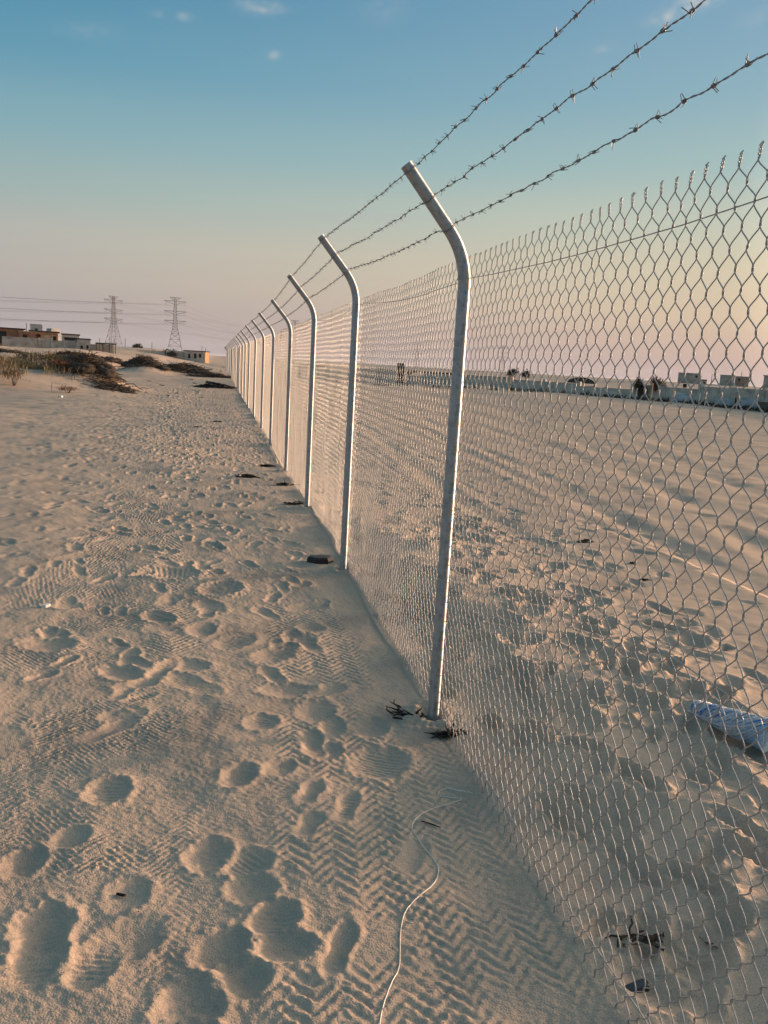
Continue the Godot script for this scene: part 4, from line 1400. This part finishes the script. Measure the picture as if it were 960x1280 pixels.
	house("roof_hut", "tiny hut on the skyline between the two far box houses", 82.9, -128.5, 1.3, 0.9, 0.8, 0.9, mats.concrete, mats.roof, 0.05, [[0.0, 0.4, 0.3, 0.3, "window"]], 0.0)
	stake("thin_pole", "thin pole standing left of the unfinished box house at the right edge", 80.4, -114.8, 2.0, 0.05, mats.pole, "poles above the far wall", "pole", 0.0, 1.7)
	stake("thin_pole", "faint thin pole between the two far box houses", 84.2, -128.3, 1.9, 0.05, mats.pole, "poles above the far wall", "pole", 0.0, 1.4)
	# sheets and panels standing before the wall
	for q in [["pale_sheet", "pale metal sheet leaning before the far wall near the right tan post", 27.05, -44.98, 1.25, 0.62, "pale_sheet"], ["blue_panel", "wide pale blue panel before the far wall, left of the black door", 28.0, -42.1, 1.25, 0.55, "blue_sheet"], ["blue_panel", "light blue panel before the far wall, right of the black door", 28.45, -40.5, 1.15, 0.62, "blue_sheet"], ["rust_panel", "brown rusty panel before the far wall at the right edge", 28.55, -39.2, 0.85, 0.5, "rust_sheet"], ["black_door", "narrow black door between the two pale blue panels", 28.1, -41.2, 0.14, 0.62, "black"]]:
		var pn := thing(q[0], q[1], "panel", on(q[2], q[3], 0.02), facing(q[2], q[3]) + 0.1)
		var s := Geo.new()
		s.chamfer(Vector3(0, q[5] / 2, 0), Vector3(q[4], q[5], 0.05), 0.012)
		part("sheet", s, mats[q[6]], pn)
		var fr := Geo.new()
		fr.box(Vector3(0, q[5] + 0.022, 0), Vector3(q[4] + 0.04, 0.04, 0.08))
		for sd in [-1, 1]:
			fr.box(Vector3(sd * (q[4] / 2 + 0.022), q[5] / 2 - 0.1, 0), Vector3(0.04, q[5] + 0.2, 0.07))
		part("frame", fr, mats.grey_wall, pn)
	var cn := thing("dark_tank", "small round black tank on a stand above the far wall", "tank", on(29.0, -48.0, 0.75), 0.0)
	var tk := Geo.new()
	tk.tube(PackedVector3Array([Vector3(0, 0.22, 0), Vector3(0, 0.26, 0), Vector3(0, 0.42, 0), Vector3(0, 0.46, 0)]), PackedFloat32Array([0.08, 0.13, 0.13, 0.07]), 14)
	part("tank_body", tk, mats.black, cn)
	for k in 3:
		var lg := Geo.new()
		lg.stick(Vector3(cos(k * 2.1) * 0.12, -0.9, sin(k * 2.1) * 0.12), Vector3(cos(k * 2.1) * 0.09, 0.23, sin(k * 2.1) * 0.09), 0.018, 6)
		part("leg", lg, mats.pole, cn)
	# stakes of the boundary beyond the open ground
	for q in [[18.24, -51.53, 1.15, "tan_post", "tan boundary stake left of centre beyond the netting, alone"], [23.41, -44.78, 1.1, "pale_post", "pale boundary stake left of the two garden trees"], [23.46, -42.46, 1.12, "tan_post", "orange tan boundary stake in front of the rust coloured tree"], [23.92, -41.03, 1.18, "tan_post", "tan boundary stake right of the two garden trees"]]:
		stake("boundary_stake", q[4], q[0], q[1], q[2], 0.042, mats[q[3]], "boundary stakes across the open ground", "stake", 0.03)
	for q in [[13.0, -47.5], [15.4, -50.0], [21.14, -48.16], [21.86, -45.59], [22.1, -47.0], [23.2, -43.7], [23.75, -37.59], [25.0, -36.73], [20.2, -49.4], [16.9, -52.3], [24.3, -39.0]]:
		stake("boundary_stake", "short grey boundary stake in the row before the far wall", q[0], q[1], 0.78, 0.026, mats.pale_post, "short grey boundary stakes", "stake", 0.04)
	# the dark weeds that line the foot of the far wall
	var r := RandomNumberGenerator.new()
	r.seed = 91
	var line := [Vector2(8.0, -63.5), Vector2(13.4, -58.0), Vector2(19.0, -55.6), Vector2(23.5, -53.0), Vector2(26.2, -48.6), Vector2(27.4, -43.5), Vector2(27.9, -39.5), Vector2(28.6, -34.0)]
	var called := ["by the black gate", "below the low pale building", "by the lone tan stake", "below the arched shed", "before the garden trees", "under the pale sheet", "under the blue panels"]
	for k in line.size() - 1:
		var lo := thing("weed_strip", "dark strip of weeds and litter along the far wall foot " + called[k], "weeds", on(line[k].x, line[k].y))
		var wg := Geo.new()
		for q in 520:
			var t := r.randf()
			var p: Vector2 = line[k].lerp(line[k + 1], t) + Vector2(r.randfn(), r.randfn()) * 0.28
			if n_mid.get_noise_2d(p.x * 0.8, p.y * 0.8) < -0.15 + (0.15 if k < 3 else -0.2):
				continue
			var c := on(p.x, p.y, r.randf() * 0.10) - lo.position
			if r.randf() < 0.35:
				continue
			wg.blade(c, Vector3(r.randf_range(-1, 1), r.randf_range(0.0, 0.6), r.randf_range(-1, 1)).normalized(), r.randf_range(0.2, 0.5), 0.05, 0.2)
		tag(part("stalks", wg, mats.twig, lo), "", "", "", "stuff")


# ---------------------------------------------------------------- pylons and power lines
const ARMS := [[42.2, 7.6], [34.2, 7.6], [26.6, 7.6]]


func pylon_proto(thick: float) -> Array:
	# [legs, bracing, arms...] as shapes about the tower's foot
	var half := func(y: float) -> float:
		return lerpf(5.4, 1.5, y / 22.0) if y < 22.0 else lerpf(1.5, 0.55, (y - 22.0) / 23.0)
	var legs := []
	for sx in [-1, 1]:
		for sz in [-1, 1]:
			var g := Geo.new()
			var p := PackedVector3Array()
			for y in [0.0, 11.0, 22.0, 34.0, 45.0]:
				var h: float = half.call(y)
				p.append(Vector3(sx * h, y, sz * h))
			g.tube(p, PackedFloat32Array([thick]), 4)
			legs.append(g)
	var br := Geo.new()
	var ys := [0.0, 6.0, 11.5, 16.0, 19.5, 22.0, 24.5, 26.6, 29.0, 31.5, 34.2, 36.8, 39.5, 42.2, 45.0]
	for k in ys.size() - 1:
		var y0: float = ys[k]
		var y1: float = ys[k + 1]
		var h0: float = half.call(y0)
		var h1: float = half.call(y1)
		for f in 4:
			var b := Basis(Vector3.UP, f * PI / 2)
			br.stick(b * Vector3(-h0, y0, h0), b * Vector3(h1, y1, h1), thick * 0.6)
			br.stick(b * Vector3(h0, y0, h0), b * Vector3(-h1, y1, h1), thick * 0.6)
			br.stick(b * Vector3(-h1, y1, h1), b * Vector3(h1, y1, h1), thick * 0.6)
	var arms := []
	for a in ARMS + [[45.0, 3.8]]:
		for s in [-1, 1]:
			var g := Geo.new()
			var h: float = half.call(a[0])
			var tip := Vector3(s * a[1], a[0] - (0.0 if a[0] > 44.0 else 0.1), 0)
			for z in [-1, 1]:
				g.stick(Vector3(s * h, a[0], z * h), tip, thick * 1.1)
				g.stick(Vector3(s * h, a[0] - 2.6, z * h), tip, thick * 0.9)
			for q in 3:
				var t := 0.25 * (q + 1)
				g.stick(Vector3(s * h, a[0], 0).lerp(tip, t), Vector3(s * h, a[0] - 2.6, 0).lerp(tip, t), thick * 0.5)
			if a[0] < 44.0:
				g.stick(tip, tip - Vector3(s * 1.3, 3.0, 0), thick * 0.5)
				g.stick(tip - Vector3(s * 2.6, 0.2, 0), tip - Vector3(s * 1.3, 3.0, 0), thick * 0.5)
			arms.append(g)
	return [legs, br, arms]


func pylons() -> void:
	var spots := [[-76.0, -635.6, 0.62, "lattice power pylon on the horizon, the left one of the two left of the fence"], [-30.2, -599.3, 0.05, "lattice power pylon on the horizon, the right one of the two left of the fence"], [72.5, -797.0, -0.1, "faint far pylon behind the barbed wire between third and fourth post"], [311.0, -1262.0, -0.3, "faint far pylon seen through the netting left of the nearest post"], [406.0, -1129.0, -0.3, "faint far pylon seen through the netting right of the nearest post"]]
	var first: Node3D = null
	for q in spots:
		var o: Node3D
		if first == null:
			var pr := pylon_proto(0.15)
			o = thing("power_pylon", q[3], "pylon", Vector3(), 0.0, "lattice power pylons")
			for g in pr[0]:
				part("leg", g, mats.pylon, o)
			part("bracing", pr[1], mats.pylon, o)
			for g in pr[2]:
				part("cross_arm", g, mats.pylon, o)
			first = o
		else:
			o = first.duplicate()
			o.name = numbered("power_pylon")
			add_child(o)
			o.set_meta("label", q[3])
			o.set_meta("group", "lattice power pylons")
		o.position = Vector3(q[0], ground(q[0], q[1]) - 1.2, q[1])
		o.scale = Vector3(1.0, 0.86, 1.0)
		o.rotation.y = q[2]
	var routes := [
		[Vector3(-430, 2.0, -590), 0.35, spots[0], spots[3], "left pylon"],
		[Vector3(-380, 3.0, -470), 0.25, spots[1], spots[2], "right pylon"],
	]
	var level := ["top", "middle", "lowest"]
	for q in routes:
		for a in 3:
			for s in [-1, 1]:
				var hang := func(at: Vector3, turn: float) -> Vector3:
					return at + Basis(Vector3.UP, turn) * Vector3(s * (ARMS[a][1] - 1.3), (ARMS[a][0] - 3.0) * 0.86 - 1.2, 0)
				var p0: Vector3 = hang.call(q[0], q[1])
				var p1: Vector3 = hang.call(Vector3(q[2][0], ground(q[2][0], q[2][1]), q[2][1]), q[2][2])
				var p2: Vector3 = hang.call(Vector3(q[3][0], ground(q[3][0], q[3][1]), q[3][1]), q[3][2])
				var line := PackedVector3Array()
				for k in 25:
					var t := k / 24.0
					line.append(p0.lerp(p1, t) - Vector3(0, 6.0 * 4.0 * t * (1.0 - t), 0))
				for k in range(1, 25):
					var t := k / 24.0
					line.append(p1.lerp(p2, t) - Vector3(0, 7.0 * 4.0 * t * (1.0 - t), 0))
				var g := Geo.new()
				g.tube(line, PackedFloat32Array([0.05]), 4)
				lone("power_line", g, mats.pylon, "%s power cable of the %s, hung from its %s arm tips" % [level[a], q[4], "left" if s < 0 else "right"], "power cable", Vector3(), 0.0, "power cables over the horizon")


# ---------------------------------------------------------------- scene
const SUN := Vector3(0.965, 0.118, -0.20)   # towards the sun
const SAND := Color(0.80, 0.722, 0.652)
const EXPOSURE := 1.52
const STEP := 0.11
const SKY_GLOW := 1.15


func _ready() -> void:
	var cam := Camera3D.new()
	cam.name = "camera"
	add_child(cam)
	cam.transform = Transform3D(Basis(Vector3.UP, deg_to_rad(-12.1932)) * Basis(Vector3.RIGHT, deg_to_rad(-10.3886)) * Basis(Vector3.BACK, deg_to_rad(3.322)), Vector3(-0.9908, 1.5698, 0))
	cam.fov = 65.163
	cam.near = 0.05
	cam.far = 9000.0
	cam.current = true
	var env := Environment.new()
	env.background_mode = Environment.BG_SKY
	var sky := Sky.new()
	var pano := PanoramaSkyMaterial.new()
	pano.panorama = ImageTexture.create_from_image(sky_picture())
	sky.sky_material = pano
	env.sky = sky
	env.tonemap_mode = Environment.TONE_MAPPER_LINEAR
	env.tonemap_exposure = EXPOSURE
	env.sdfgi_enabled = true
	env.ssao_enabled = true
	env.ssil_enabled = true
	env.fog_enabled = FOG > 0.0
	env.fog_density = FOG
	env.fog_light_color = Color(0.70, 0.73, 0.78)
	var we := WorldEnvironment.new()
	we.name = "world"
	we.environment = env
	add_child(we)
	var sun := DirectionalLight3D.new()
	sun.name = "sun"
	add_child(sun)
	sun.look_at_from_position(SUN * 50.0, Vector3.ZERO)
	sun.light_color = Color(1.0, 0.80, 0.63)
	sun.light_energy = SUN_E
	sun.light_angular_distance = SUN_SIZE
	sun.shadow_enabled = true

	rng.seed = 2024
	n_big = noise(0.11, 1, 3)
	n_mid = noise(0.9, 2, 3)
	n_fine = noise(6.0, 3, 3)
	n_edge = noise(14.0, 4, 2)
	n_crumb = noise(42.0, 6, 2)
	make_materials()
	var t0 := Time.get_ticks_msec()
	make_ground()
	print("ground ms ", Time.get_ticks_msec() - t0)
	make_fence()
	print("fence ms ", Time.get_ticks_msec() - t0)
	settlement()
	pylons()
	plants()
	small_things()
	print("all ms ", Time.get_ticks_msec() - t0)


const FOG := 0.00016
const SUN_E := 1.4
const SUN_SIZE := 4.0
